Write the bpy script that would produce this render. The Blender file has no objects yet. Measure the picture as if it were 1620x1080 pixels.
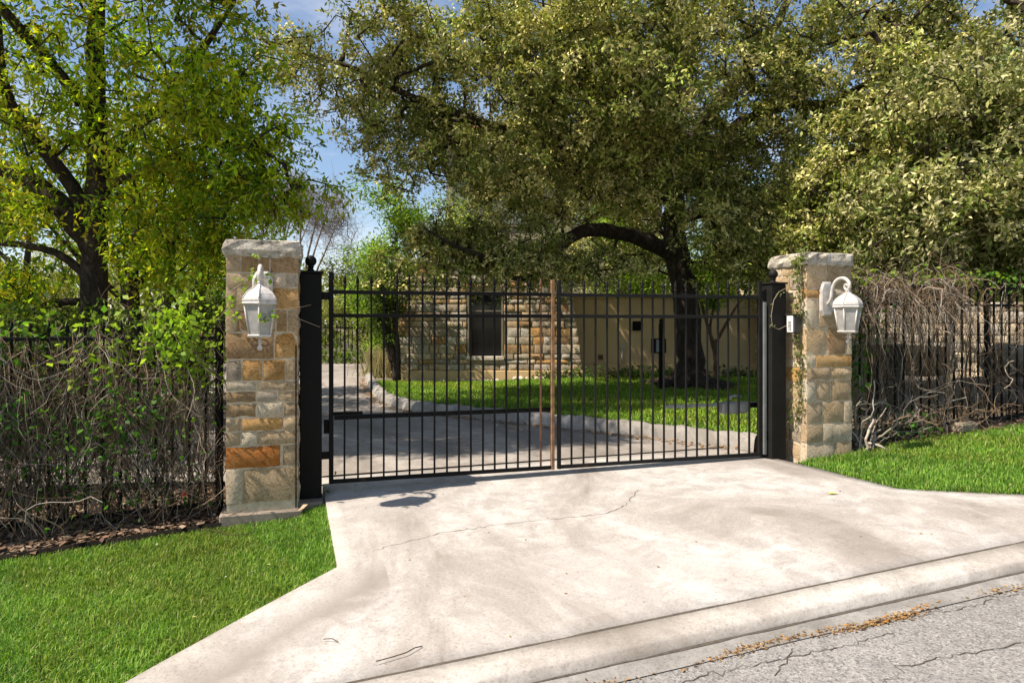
import bpy, math, random
import numpy as np
from mathutils import Vector, Matrix

random.seed(7)
rng = np.random.default_rng(11)
C = bpy.context.scene.collection
SC = bpy.context.scene

# ------------------------------------------------------------------ camera, sky, sun, exposure
F = 1080.0            # focal length in photo pixels (photo 1620 x 1080)
CAMZ, HOR = 1.55, 510.0
cam_d = bpy.data.cameras.new('camera')
cam = bpy.data.objects.new('camera', cam_d)
C.objects.link(cam)
cam.location = (0, 0, CAMZ)
cam.rotation_euler = (math.radians(90), 0, 0)
cam_d.sensor_width = 36.0
cam_d.lens = 24.0
cam_d.shift_y = -30.0 / 1620.0
cam_d.clip_end = 2000.0
SC.camera = cam

UX, UY = 0.9584, 0.2852            # along the gate (to the right)
G0 = (-1.756, 6.43)                # left end of the gate
ROT = math.atan2(UY, UX)
SUN_EL = math.radians(54)
sun_az = ROT + math.radians(7)   # direction in which the light travels
travel = Vector((math.cos(sun_az) * math.cos(SUN_EL), math.sin(sun_az) * math.cos(SUN_EL), -math.sin(SUN_EL)))
sun_d = bpy.data.lights.new('sun', 'SUN')
sun_d.energy = 5.0
sun_d.angle = math.radians(0.55)
sun_d.color = (1.0, 0.93, 0.83)
sun = bpy.data.objects.new('sun', sun_d)
C.objects.link(sun)
sun.rotation_euler = travel.to_track_quat('-Z', 'Y').to_euler()

w = bpy.data.worlds.new('World')
SC.world = w
w.use_nodes = True
nt = w.node_tree
bg = nt.nodes['Background']
sky = nt.nodes.new('ShaderNodeTexSky')
sky.sky_type = 'NISHITA'
sky.sun_disc = False
sky.sun_elevation = SUN_EL
sky.sun_rotation = math.atan2(-travel.x, -travel.y)
sky.air_density = 1.0
sky.dust_density = 0.4
sky.ozone_density = 2.0
# thin high cloud over the whole sky
tc = nt.nodes.new('ShaderNodeTexCoord')
mp = nt.nodes.new('ShaderNodeMapping')
mp.inputs['Scale'].default_value = (1.0, 1.6, 3.5)
nz = nt.nodes.new('ShaderNodeTexNoise')
nz.inputs['Scale'].default_value = 2.6
nz.inputs['Detail'].default_value = 8
nz.inputs['Roughness'].default_value = 0.62
rp = nt.nodes.new('ShaderNodeValToRGB')
rp.color_ramp.elements[0].position = 0.46
rp.color_ramp.elements[1].position = 0.74
rp.color_ramp.elements[0].color = (0, 0, 0, 1)
rp.color_ramp.elements[1].color = (0.62, 0.62, 0.62, 1)
mx = nt.nodes.new('ShaderNodeMixRGB')
mx.inputs['Color2'].default_value = (6.2, 6.5, 7.0, 1)
nt.links.new(tc.outputs['Generated'], mp.inputs['Vector'])
nt.links.new(mp.outputs['Vector'], nz.inputs['Vector'])
nt.links.new(nz.outputs['Fac'], rp.inputs['Fac'])
nt.links.new(rp.outputs['Color'], mx.inputs['Fac'])
nt.links.new(sky.outputs['Color'], mx.inputs['Color1'])
nt.links.new(mx.outputs['Color'], bg.inputs['Color'])
bg.inputs['Strength'].default_value = 0.10

SC.view_settings.view_transform = 'Standard'
SC.view_settings.look = 'None'
SC.view_settings.gamma = 1.0
SC.view_settings.use_curve_mapping = False
SC.view_settings.exposure = 0.72
try:
    SC.view_settings.use_white_balance = True            # camera white balance, set a little warm
    SC.view_settings.white_balance_temperature = 6650
    SC.view_settings.white_balance_tint = 12
except Exception: pass
SC.cycles.max_bounces = 8
SC.cycles.transparent_max_bounces = 8

# ------------------------------------------------------------------ coordinates
def W2(u, v):                       # gate frame (v towards the street) -> world xy
    return (G0[0] + u * UX + v * UY, G0[1] + u * UY - v * UX)
def UVf(x, y):
    rx, ry = x - G0[0], y - G0[1]
    return rx * UX + ry * UY, rx * UY - ry * UX
def PX(px, py, d):                  # where the ray through a photo pixel is at depth d (used to survey the place)
    return np.array(((px - 810) / F * d, d, CAMZ - (py - HOR) / F * d))

V_SEAM = 3.28
_u = [-14, -8, -0.25, 0, 4.9, 5.2, 9, 20]
_z = [-.75, -.5, -.142, -.06, 0.0, .03, .3, .7]
def zline(u): return np.interp(u, _u, _z)
def zstreet(u, v=None): return -.184 + .0645 * np.clip(u, -14, 18)
def hout(u, v):                     # ground outside the gate and inside it
    u = np.asarray(u, float); v = np.asarray(v, float)
    t = np.clip(v / V_SEAM, 0, 1)
    zo = zline(u) * (1 - t) + zstreet(u) * t
    tin = np.clip(-v / 4.0, 0, 1); tin = tin * tin * (3 - 2 * tin)
    zin = zline(u) * (1 - tin) + np.interp(u, [4.5, 9, 16], [0.0, .38, .7]) * tin * np.clip(1 - (-v - 4) / 4, 0, 1)
    return np.where(v >= 0, zo, zin)

# ------------------------------------------------------------------ helpers
def link(o, parent=None):
    C.objects.link(o)
    if parent is not None: o.parent = parent
    return o
def tag(o, label=None, cat=None, group=None, kind=None):
    if label: o['label'] = label
    if cat: o['category'] = cat
    if group: o['group'] = group
    if kind: o['kind'] = kind
    return o
def empty(name, loc, rz=0, label=None, cat=None, group=None):
    o = bpy.data.objects.new(name, None)
    o.empty_display_size = 0.1
    C.objects.link(o)
    o.location = loc; o.rotation_euler = (0, 0, rz)
    return tag(o, label, cat, group)
def mesh_np(name, V, Fc, mat, smooth=False, tint=None, mats=None, midx=None):
    V = np.asarray(V, np.float32); Fc = np.asarray(Fc, np.int32)
    me = bpy.data.meshes.new(name)
    n, k = Fc.shape
    me.vertices.add(len(V)); me.vertices.foreach_set('co', V.ravel())
    me.loops.add(n * k); me.loops.foreach_set('vertex_index', Fc.ravel())
    me.polygons.add(n)
    me.polygons.foreach_set('loop_start', np.arange(0, n * k, k, dtype=np.int32))
    me.update(calc_edges=True)
    if smooth: me.polygons.foreach_set('use_smooth', np.ones(n, bool))
    if tint is not None:
        a = me.color_attributes.new('tint', 'FLOAT_COLOR', 'POINT')
        T = np.ones((len(V), 4), np.float32); T[:, :3] = tint
        a.data.foreach_set('color', T.ravel())
    for m in (mats or [mat]): me.materials.append(m)
    if midx is not None: me.polygons.foreach_set('material_index', np.asarray(midx, np.int32))
    return me
def obj(name, me, parent=None, loc=None, rot=None):
    o = bpy.data.objects.new(name, me)
    link(o, parent)
    if loc is not None: o.location = loc
    if rot is not None: o.rotation_euler = rot
    return o

class MB:
    """collects simple solids into one mesh"""
    def __init__(s): s.v = []; s.f = []; s.sm = []
    def add(s, vs, fs, smooth=False):
        b = len(s.v); s.v += [tuple(map(float, p)) for p in vs]
        for f in fs: s.f.append(tuple(b + i for i in f)); s.sm.append(smooth)
        return s
    def box(s, x0, x1, y0, y1, z0, z1, c=0.0):
        if c <= 0:
            vs = [(x, y, z) for z in (z0, z1) for y in (y0, y1) for x in (x0, x1)]
            return s.add(vs, [(0, 2, 3, 1), (4, 5, 7, 6), (0, 1, 5, 4), (2, 6, 7, 3), (0, 4, 6, 2), (1, 3, 7, 5)])
        xs = [x0, x0 + c, x1 - c, x1]; ys = [y0, y0 + c, y1 - c, y1]
        prof = [(xs[1], ys[0]), (xs[2], ys[0]), (xs[3], ys[1]), (xs[3], ys[2]), (xs[2], ys[3]), (xs[1], ys[3]), (xs[0], ys[2]), (xs[0], ys[1])]
        cx, cy = (x0 + x1) / 2, (y0 + y1) / 2
        def ins(p): return (cx + (p[0] - cx) * (1 - 2 * c / (x1 - x0)), cy + (p[1] - cy) * (1 - 2 * c / (y1 - y0)))
        rings = [[ins(p) + (z0,) for p in prof], [p + (z0 + c,) for p in prof], [p + (z1 - c,) for p in prof], [ins(p) + (z1,) for p in prof]]
        vs = sum(rings, []); fs = []
        for r in range(3):
            for i in range(8):
                j = (i + 1) % 8; fs.append((r * 8 + i, r * 8 + j, r * 8 + 8 + j, r * 8 + 8 + i))
        fs.append(tuple(range(7, -1, -1))); fs.append(tuple(range(24, 32)))
        return s.add(vs, fs)
    def lathe(s, prof, n=12, cx=0, cy=0, rot=0.0, smooth=True):
        vs = []; fs = []
        for r, z in prof:
            for i in range(n):
                a = rot + 2 * math.pi * i / n
                vs.append((cx + r * math.cos(a), cy + r * math.sin(a), z))
        for k in range(len(prof) - 1):
            for i in range(n):
                j = (i + 1) % n; fs.append((k * n + i, k * n + j, k * n + n + j, k * n + n + i))
        fs.append(tuple(range(n - 1, -1, -1))); fs.append(tuple((len(prof) - 1) * n + i for i in range(n)))
        return s.add(vs, fs, smooth)
    def tube(s, pts, rad, n=8, smooth=True):
        P = np.asarray(pts, float); R = np.broadcast_to(np.asarray(rad, float), (len(P),))
        T = np.gradient(P, axis=0); T /= np.linalg.norm(T, axis=1)[:, None] + 1e-9
        ref = np.array((0.13, 0.21, 0.97)) if abs(T[0][2]) < .9 else np.array((1.0, 0.1, 0))
        vs = []; fs = []
        nrm = np.cross(T[0], ref); nrm /= np.linalg.norm(nrm)
        for i in range(len(P)):
            nrm = nrm - T[i] * nrm.dot(T[i]); nrm /= np.linalg.norm(nrm) + 1e-9
            b = np.cross(T[i], nrm)
            for k in range(n):
                a = 2 * math.pi * k / n
                vs.append(P[i] + R[i] * (nrm * math.cos(a) + b * math.sin(a)))
        for i in range(len(P) - 1):
            for k in range(n):
                j = (k + 1) % n; fs.append((i * n + k, i * n + j, i * n + n + j, i * n + n + k))
        fs.append(tuple(range(n - 1, -1, -1))); fs.append(tuple((len(P) - 1) * n + i for i in range(n)))
        return s.add(vs, fs, smooth)
    def mesh(s, name, mat):
        me = bpy.data.meshes.new(name)
        me.from_pydata(s.v, [], s.f); me.update()
        me.polygons.foreach_set('use_smooth', np.array(s.sm, bool))
        me.materials.append(mat)
        return me
    def obj(s, name, mat, parent=None, loc=None, rot=None): return obj(name, s.mesh(name, mat), parent, loc, rot)

def seg_tubes(P0, P1, R0, R1, n=4):
    """separate n-sided tubes along many segments at once"""
    P0 = np.asarray(P0, float); P1 = np.asarray(P1, float)
    D = P1 - P0; L = np.linalg.norm(D, axis=1); ok = L > 1e-5
    P0, P1, D, L = P0[ok], P1[ok], D[ok], L[ok]; R0 = np.asarray(R0)[ok]; R1 = np.asarray(R1)[ok]
    D = D / L[:, None]
    ref = np.where(np.abs(D[:, 2:3]) < .8, np.array([[0, 0, 1.0]]), np.array([[1.0, 0, 0]]))
    A = np.cross(D, ref); A /= np.linalg.norm(A, axis=1)[:, None]
    B = np.cross(D, A)
    ang = 2 * np.pi * np.arange(n) / n
    ca, sa = np.cos(ang)[None, :, None], np.sin(ang)[None, :, None]
    off = A[:, None, :] * ca + B[:, None, :] * sa
    V0 = P0[:, None, :] + off * R0[:, None, None]; V1 = (P1 + D * (R1[:, None] * .3))[:, None, :] + off * R1[:, None, None]
    V = np.concatenate([V0, V1], axis=1).reshape(-1, 3)
    m = len(P0); base = (np.arange(m) * 2 * n)[:, None]
    i = np.arange(n); j = (i + 1) % n
    q = np.stack([i, j, j + n, i + n], axis=1)
    Fc = (base[:, :, None] + q[None]).reshape(-1, 4)
    return V, Fc

def leaf_quads(P, L, Wd, up=0.35, aim=None, fold=0.0, R=rng):
    """one pointed four-cornered leaf per point"""
    n = len(P)
    d = R.normal(size=(n, 3))
    if aim is not None: d = d * .75 + aim
    d[:, 2] -= .1
    d /= np.linalg.norm(d, axis=1)[:, None]
    nn = R.normal(size=(n, 3)); nn[:, 2] += up * 2
    nn -= d * (nn * d).sum(1)[:, None]; nn /= np.linalg.norm(nn, axis=1)[:, None] + 1e-9
    s = np.cross(d, nn)
    L = np.broadcast_to(L, (n,))[:, None]; Wd = np.broadcast_to(Wd, (n,))[:, None]
    a = P; c = P + d * L - nn * L * .12
    b = P + d * L * .5 + s * Wd * .5 + nn * L * .04; e = P + d * L * .5 - s * Wd * .5 + nn * L * .04
    V = np.stack([a, b, c, e], axis=1).reshape(-1, 3)
    Fc = np.arange(4 * n).reshape(-1, 4)
    return V, Fc

# ------------------------------------------------------------------ materials
def new_mat(name):
    m = bpy.data.materials.new(name); m.use_nodes = True
    return m, m.node_tree, m.node_tree.nodes['Principled BSDF']
def N(t, typ, **kw):
    n = t.nodes.new(typ)
    for k, v in kw.items():
        if k in n.inputs: n.inputs[k].default_value = v
        else: setattr(n, k, v)
    return n
def coords(t, scale=(1, 1, 1), kind='Object'):
    tc = t.nodes.new('ShaderNodeTexCoord'); mp = t.nodes.new('ShaderNodeMapping')
    mp.inputs['Scale'].default_value = scale
    t.links.new(tc.outputs[kind], mp.inputs['Vector'])
    return mp.outputs['Vector']
def ramp(t, src, stops):
    r = t.nodes.new('ShaderNodeValToRGB'); e = r.color_ramp.elements
    while len(e) < len(stops): e.new(0.5)
    for q, (p, c) in zip(e, stops):
        q.position = p; q.color = tuple(c) + (1,) if len(c) == 3 else c
    t.links.new(src, r.inputs['Fac'])
    return r.outputs['Color']
def noise(t, vec, sc, det=6, ro=.6, out='Fac', dist=0.0):
    n = N(t, 'ShaderNodeTexNoise', Scale=sc, Detail=det, Roughness=ro, Distortion=dist)
    t.links.new(vec, n.inputs['Vector']); return n.outputs[out]
def mixc(t, fac, a, b, mode='MIX'):
    m = t.nodes.new('ShaderNodeMixRGB'); m.blend_type = mode
    for s, v in (('Fac', fac), ('Color1', a), ('Color2', b)):
        if hasattr(v, 'is_output'): t.links.new(v, m.inputs[s])
        else: m.inputs[s].default_value = v if s == 'Fac' else (tuple(v) + (1,) if len(v) == 3 else v)
    return m.outputs['Color']
def bump(t, b, h, strength=.4, dist=.01):
    n = N(t, 'ShaderNodeBump', Strength=strength, Distance=dist)
    t.links.new(h, n.inputs['Height']); t.links.new(n.outputs['Normal'], b.inputs['Normal'])

def simple(name, col, rough=.6, metal=0.0, var=.25, sc=9, bs=.15):
    m, t, b = new_mat(name)
    v = coords(t)
    n1 = noise(t, v, sc, 7)
    c = ramp(t, n1, [(.3, [x * (1 - var) for x in col]), (.7, [min(1, x * (1 + var)) for x in col])])
    t.links.new(c, b.inputs['Base Color'])
    b.inputs['Roughness'].default_value = rough; b.inputs['Metallic'].default_value = metal
    bump(t, b, noise(t, v, sc * 6, 5), bs, .004)
    return m

def stone_mat(name, col, dark, light):
    m, t, b = new_mat(name)
    geo = t.nodes.new('ShaderNodeNewGeometry'); v = geo.outputs['Position']
    oi = t.nodes.new('ShaderNodeObjectInfo')
    n1 = noise(t, v, 11, 9, .68, dist=.9); n2 = noise(t, v, 46, 7, .75); n3 = noise(t, v, 3.1, 4, .5)
    c = ramp(t, n1, [(.33, dark), (.46, col), (.56, col), (.70, light)])
    c = mixc(t, ramp(t, n2, [(.48, (0, 0, 0)), (.64, (.75, .75, .75))]), c, [x * .5 for x in dark])
    c = mixc(t, ramp(t, n3, [(.45, (0, 0, 0)), (.75, (.5, .5, .5))]), c, light)
    hs = N(t, 'ShaderNodeHueSaturation', Saturation=1.0, Value=1.0)
    mr = N(t, 'ShaderNodeMapRange'); mr.inputs['To Min'].default_value = .8; mr.inputs['To Max'].default_value = 1.18
    t.links.new(oi.outputs['Random'], mr.inputs['Value']); t.links.new(mr.outputs['Result'], hs.inputs['Value'])
    t.links.new(c, hs.inputs['Color']); t.links.new(hs.outputs['Color'], b.inputs['Base Color'])
    b.inputs['Roughness'].default_value = .88
    h = mixc(t, .5, n1, n2)
    bump(t, b, mixc(t, .25, h, noise(t, v, 150, 4, .7)), 1.0, .05)
    return m
ST = {
    'tan': stone_mat('limestone_tan', (0.58, 0.41, 0.225), (0.331, 0.205, 0.097), (0.684, 0.524, 0.342)),
    'cream': stone_mat('limestone_cream', (0.684, 0.541, 0.365), (0.479, 0.342, 0.205), (0.740, 0.684, 0.513)),
    'brown': stone_mat('limestone_brown', (0.388, 0.234, 0.103), (0.194, 0.097, 0.034), (0.593, 0.422, 0.228)),
    'orange': stone_mat('limestone_orange', (0.570, 0.308, 0.091), (0.376, 0.171, 0.040), (0.684, 0.513, 0.274)),
    'rust': stone_mat('limestone_rust', (0.570, 0.188, 0.021), (0.410, 0.103, 0.009), (0.684, 0.331, 0.080)),
    'grey': stone_mat('limestone_grey', (0.433, 0.342, 0.234), (0.251, 0.188, 0.125), (0.570, 0.479, 0.365)),
    'pale': stone_mat('limestone_pale', (0.570, 0.490, 0.376), (0.342, 0.274, 0.194), (0.740, 0.695, 0.570)),
}
M_MORTAR = simple('mortar', (.54, .44, .30), .95, 0, .25, 14, .6)
# weathered cap: pale on top with black lichen patches
def cap_mat():
    m, t, b = new_mat('cap_limestone')
    geo = t.nodes.new('ShaderNodeNewGeometry'); v = geo.outputs['Position']
    n1 = noise(t, v, 10, 9, .7); n2 = noise(t, v, 38, 6, .7)
    c = ramp(t, n1, [(.34, (.13, .115, .09)), (.47, (.40, .35, .27)), (.66, (.62, .56, .46))])
    c = mixc(t, ramp(t, n2, [(.5, (0, 0, 0)), (.7, (.7, .7, .7))]), c, (.09, .085, .07))
    t.links.new(c, b.inputs['Base Color']); b.inputs['Roughness'].default_value = .95
    bump(t, b, mixc(t, .5, n1, n2), 1.0, .02); return m
M_CAP = cap_mat()

def iron_mat(name, col, rust=.3):
    m, t, b = new_mat(name)
    v = coords(t); n1 = noise(t, v, 5, 7, .7); n2 = noise(t, v, 60, 4, .6)
    c = ramp(t, n1, [(.35, col), (.62, [x * 1.5 for x in col]), (.62 + .3 * (1 - rust), (.10, .04, .015))])
    t.links.new(c, b.inputs['Base Color'])
    b.inputs['Roughness'].default_value = .55; b.inputs['Specular IOR Level'].default_value = .13
    bump(t, b, n2, .25, .002); return m
M_IRON = iron_mat('black_iron', (.0045, .0042, .0036), .15)
M_IRONGREY = iron_mat('weathered_grey_iron', (.0115, .011, .0095), .2)
M_RUST = simple('rusted_iron', (.22, .11, .045), .8, 0, .6, 12, .4)
M_RUST2 = simple('rust_streaked_iron', (.12, .05, .022), .75, 0, .7, 6, .4)
M_STEEL = simple('grey_galvanised_steel', (.22, .22, .21), .45, .4, .2, 8, .1)
M_WHITE = simple('chalky_white_paint', (.53, .49, .435), .6, 0, .32, 16, .4)
M_LABEL = simple('white_sticker', (.72, .71, .66), .5, 0, .08, 20, .0)
M_INK = simple('grey_print', (.09, .09, .09), .6, 0, .1, 20, 0)
M_DARKBOX = simple('dark_bronze_plastic', (.045, .042, .036), .4, 0, .2, 8, .1)
def frosted():
    m, t, b = new_mat('milky_lantern_glass')
    v = coords(t); n1 = noise(t, v, 18, 5)
    t.links.new(ramp(t, n1, [(.3, (.36, .345, .31)), (.7, (.50, .48, .44))]), b.inputs['Base Color'])
    b.inputs['Roughness'].default_value = .25; b.inputs['Transmission Weight'].default_value = .25
    b.inputs['Specular IOR Level'].default_value = .6
    return m
M_FROST = frosted()

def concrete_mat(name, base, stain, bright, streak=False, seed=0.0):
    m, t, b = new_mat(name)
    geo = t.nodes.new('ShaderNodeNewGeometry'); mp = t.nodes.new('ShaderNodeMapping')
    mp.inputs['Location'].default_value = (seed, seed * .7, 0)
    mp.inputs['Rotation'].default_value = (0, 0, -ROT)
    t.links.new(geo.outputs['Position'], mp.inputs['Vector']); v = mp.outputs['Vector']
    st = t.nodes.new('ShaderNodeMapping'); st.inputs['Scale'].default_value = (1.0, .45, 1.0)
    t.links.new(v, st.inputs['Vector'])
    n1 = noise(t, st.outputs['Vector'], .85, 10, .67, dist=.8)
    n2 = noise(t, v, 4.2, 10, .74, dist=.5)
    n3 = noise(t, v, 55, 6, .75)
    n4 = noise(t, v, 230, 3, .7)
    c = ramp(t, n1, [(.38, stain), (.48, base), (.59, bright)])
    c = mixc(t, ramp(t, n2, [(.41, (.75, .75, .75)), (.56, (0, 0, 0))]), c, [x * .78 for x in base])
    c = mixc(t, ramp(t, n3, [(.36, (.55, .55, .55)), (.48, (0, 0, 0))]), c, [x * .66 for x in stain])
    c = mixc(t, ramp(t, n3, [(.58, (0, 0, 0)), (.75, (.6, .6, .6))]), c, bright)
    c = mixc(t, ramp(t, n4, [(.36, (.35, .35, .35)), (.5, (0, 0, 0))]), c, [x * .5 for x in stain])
    if streak:                       # run-off stain along the left flare, and an older patch of paler concrete
        sp = t.nodes.new('ShaderNodeSeparateXYZ'); t.links.new(v, sp.inputs['Vector'])
        def mth(op, a, b_=None):
            m_ = t.nodes.new('ShaderNodeMath'); m_.operation = op
            for k_, q_ in enumerate((a, b_)):
                if q_ is None: continue
                if hasattr(q_, 'is_output'): t.links.new(q_, m_.inputs[k_])
                else: m_.inputs[k_].default_value = q_
            return m_.outputs[0]
        uu = mth('SUBTRACT', sp.outputs['X'], .15); vv = mth('SUBTRACT', 6.66, sp.outputs['Y'])
        wob = mth('MULTIPLY', mth('SUBTRACT', n2, .5), .5)
        dd = mth('ABSOLUTE', mth('SUBTRACT', mth('ADD', mth('ADD', uu, vv), wob), 2.42))
        msk = mth('MULTIPLY', mth('SUBTRACT', 1.0, mth('MINIMUM', mth('MULTIPLY', dd, 3.2), 1.0)), mth('LESS_THAN', uu, .35))
        c = mixc(t, mth('MULTIPLY', msk, .75), c, [x * .86 for x in stain])
        e1 = mth('LESS_THAN', mth('ABSOLUTE', mth('SUBTRACT', mth('ADD', uu, mth('MULTIPLY', wob, .12)), 1.95)), .75)
        e2 = mth('LESS_THAN', mth('ABSOLUTE', mth('SUBTRACT', mth('ADD', vv, mth('MULTIPLY', wob, .10)), 2.62)), .50)
        c = mixc(t, mth('MULTIPLY', mth('MULTIPLY', e1, e2), .13), c, bright)
    t.links.new(c, b.inputs['Base Color']); b.inputs['Roughness'].default_value = .9
    b.inputs['Specular IOR Level'].default_value = .25
    bump(t, b, mixc(t, .5, n3, n4), .35, .006)
    return m
M_CONC = concrete_mat('driveway_concrete', (.43, .39, .345), (.27, .235, .20), (.545, .51, .465), streak=True)
M_CONCIN = concrete_mat('inner_drive_concrete', (.30, .262, .222), (.19, .163, .135), (.40, .355, .31), seed=13)  # base colour darkened to deepen the shade on the inner drive
M_STRIP = concrete_mat('kerb_concrete', (.43, .385, .335), (.27, .235, .195), (.54, .50, .445), seed=5)
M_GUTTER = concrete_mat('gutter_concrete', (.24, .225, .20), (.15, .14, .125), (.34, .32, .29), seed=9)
M_CURB = concrete_mat('weathered_shaded_curb', (.30, .27, .235), (.16, .145, .12), (.42, .385, .34), seed=21)  # weathered mottling, with a darker tone standing in for shade
M_PLINTH = concrete_mat('plinth_concrete', (.33, .26, .195), (.20, .16, .12), (.44, .37, .29), seed=3)

def asphalt_mat():
    m, t, b = new_mat('worn_asphalt')
    geo = t.nodes.new('ShaderNodeNewGeometry'); v = geo.outputs['Position']
    n1 = noise(t, v, .9, 6, .6); n2 = noise(t, v, 7, 7, .7)
    vo = N(t, 'ShaderNodeTexVoronoi', Scale=95.0); t.links.new(v, vo.inputs['Vector'])
    n3 = noise(t, v, 130, 4, .75)
    c = ramp(t, n1, [(.3, (.235, .22, .20)), (.7, (.30, .282, .258))])
    sep = t.nodes.new('ShaderNodeSeparateColor'); t.links.new(vo.outputs['Color'], sep.inputs['Color'])
    c = mixc(t, ramp(t, sep.outputs['Red'], [(.45, (0, 0, 0)), (.95, (.75, .75, .75))]), c, (.42, .40, .365))
    c = mixc(t, ramp(t, sep.outputs['Green'], [(.62, (0, 0, 0)), (.95, (.85, .85, .85))]), c, (.12, .115, .11))
    c = mixc(t, ramp(t, n3, [(.34, (.8, .8, .8)), (.48, (0, 0, 0))]), c, (.085, .08, .075))
    c = mixc(t, ramp(t, n2, [(.34, (.5, .5, .5)), (.5, (0, 0, 0))]), c, (.17, .16, .15))
    t.links.new(c, b.inputs['Base Color']); b.inputs['Roughness'].default_value = .92
    b.inputs['Specular IOR Level'].default_value = .2
    bump(t, b, mixc(t, .5, vo.outputs['Distance'], n3), .8, .008)
    return m
M_ASPH = asphalt_mat()
M_CRACK = simple('crack_dirt', (.075, .062, .046), .95, 0, .4, 30, .2)

def soil_mat(name, a, b_, c_):
    m, t, b = new_mat(name)
    geo = t.nodes.new('ShaderNodeNewGeometry'); v = geo.outputs['Position']
    n1 = noise(t, v, 1.1, 7, .65); n2 = noise(t, v, 24, 7, .75)
    c = ramp(t, n1, [(.32, a), (.5, b_), (.68, c_)])
    c = mixc(t, ramp(t, n2, [(.4, (.7, .7, .7)), (.58, (0, 0, 0))]), c, [x * .45 for x in a])
    t.links.new(c, b.inputs['Base Color']); b.inputs['Roughness'].default_value = .97
    bump(t, b, n2, 1.0, .03); return m
M_SOIL = soil_mat('leafy_soil', (.13, .10, .065), (.20, .155, .10), (.30, .25, .18))
M_TURF = soil_mat('turf_soil', (.025, .05, .008), (.035, .075, .010), (.05, .10, .014))

def leaf_mat(name, trans=.35, rough=.45, spec=.5, vary=.0):
    m, t, b = new_mat(name)
    at = t.nodes.new('ShaderNodeAttribute'); at.attribute_name = 'tint'
    out = t.nodes['Material Output']
    t.links.new(at.outputs['Color'], b.inputs['Base Color'])
    b.inputs['Roughness'].default_value = rough; b.inputs['Specular IOR Level'].default_value = spec
    tr = t.nodes.new('ShaderNodeBsdfTranslucent')
    tc_ = mixc(t, 1.0, at.outputs['Color'], (1.25, 1.35, .55), 'MULTIPLY')
    t.links.new(tc_, tr.inputs['Color'])
    mx_ = t.nodes.new('ShaderNodeMixShader'); mx_.inputs['Fac'].default_value = trans
    t.links.new(b.outputs['BSDF'], mx_.inputs[1]); t.links.new(tr.outputs['BSDF'], mx_.inputs[2])
    t.links.new(mx_.outputs['Shader'], out.inputs['Surface'])
    return m
M_LEAF = leaf_mat('spring_leaves', .52, .5, .2)
M_OAKLEAF = leaf_mat('oak_leaves', .16, .5, .22)
M_GRASS = leaf_mat('grass_blades', .30, .55, .25)
M_DRY = leaf_mat('dry_stems', .0, .8, .2)
M_LITTER = leaf_mat('fallen_leaves', .1, .8, .2)

def bark_mat(name, a, b_, c_):
    m, t, b = new_mat(name)
    v = coords(t, (1, 1, .28)); n1 = noise(t, v, 14, 8, .7, dist=.8); n2 = noise(t, v, 46, 6, .7)
    c = ramp(t, n1, [(.33, a), (.5, b_), (.72, c_)])
    t.links.new(c, b.inputs['Base Color']); b.inputs['Roughness'].default_value = .95
    b.inputs['Specular IOR Level'].default_value = .15
    bump(t, b, mixc(t, .35, n1, n2), 1.0, .05); return m
M_BARK = bark_mat('grey_brown_bark', (.03, .022, .016), (.085, .065, .048), (.17, .135, .10))
M_BARKD = bark_mat('dark_bark', (.018, .013, .010), (.05, .037, .027), (.11, .083, .06))
M_BARKP = bark_mat('pale_bare_bark', (.13, .10, .075), (.24, .19, .145), (.36, .30, .24))
M_BARKR = bark_mat('reddish_bark', (.06, .03, .022), (.15, .085, .06), (.27, .18, .13))

def stucco_mat(name, col):
    m, t, b = new_mat(name)
    geo = t.nodes.new('ShaderNodeNewGeometry'); v = geo.outputs['Position']
    n1 = noise(t, v, .7, 6, .6); n2 = noise(t, v, 60, 4, .7)
    c = ramp(t, n1, [(.3, [x * .86 for x in col]), (.7, [min(1, x * 1.08) for x in col])])
    t.links.new(c, b.inputs['Base Color']); b.inputs['Roughness'].default_value = .92
    bump(t, b, n2, .4, .006); return m
M_STUCCO = stucco_mat('tan_stucco', (.62, .44, .215))
M_STUCCO2 = stucco_mat('olive_grey_stucco', (.30, .26, .17))
M_TILE = simple('clay_roof_tile', (.34, .135, .07), .85, 0, .4, 5, .3)
M_WOOD = simple('dark_eave_wood', (.045, .028, .018), .7, 0, .3, 6, .2)
M_FRAME = simple('taupe_window_frame', (.20, .17, .12), .6, 0, .15, 6, .1)
def glass_mat(name, col, spec=.9):
    m, t, b = new_mat(name)
    v = coords(t); n1 = noise(t, v, 1.2, 3)
    t.links.new(ramp(t, n1, [(.35, col), (.7, [x * 1.6 for x in col])]), b.inputs['Base Color'])
    b.inputs['Roughness'].default_value = .06; b.inputs['Specular IOR Level'].default_value = spec
    return m
M_GLASS = glass_mat('dark_window_glass', (.004, .0042, .004), .35)
M_GLASS2 = glass_mat('sky_reflection_glass', (.16, .18, .16))  # pale base colour stands in for sky mirrored in the panes
M_BIN = simple('black_plastic', (.012, .013, .012), .45, 0, .2, 5, .1)
M_RED = simple('red_plastic', (.55, .03, .01), .5, 0, .1, 5, .1)
M_EDGE = simple('dark_steel_edging', (.014, .012, .009), .95, 0, .5, 7, .3)
M_EDGE.node_tree.nodes['Principled BSDF'].inputs['Specular IOR Level'].default_value = .05

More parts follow.
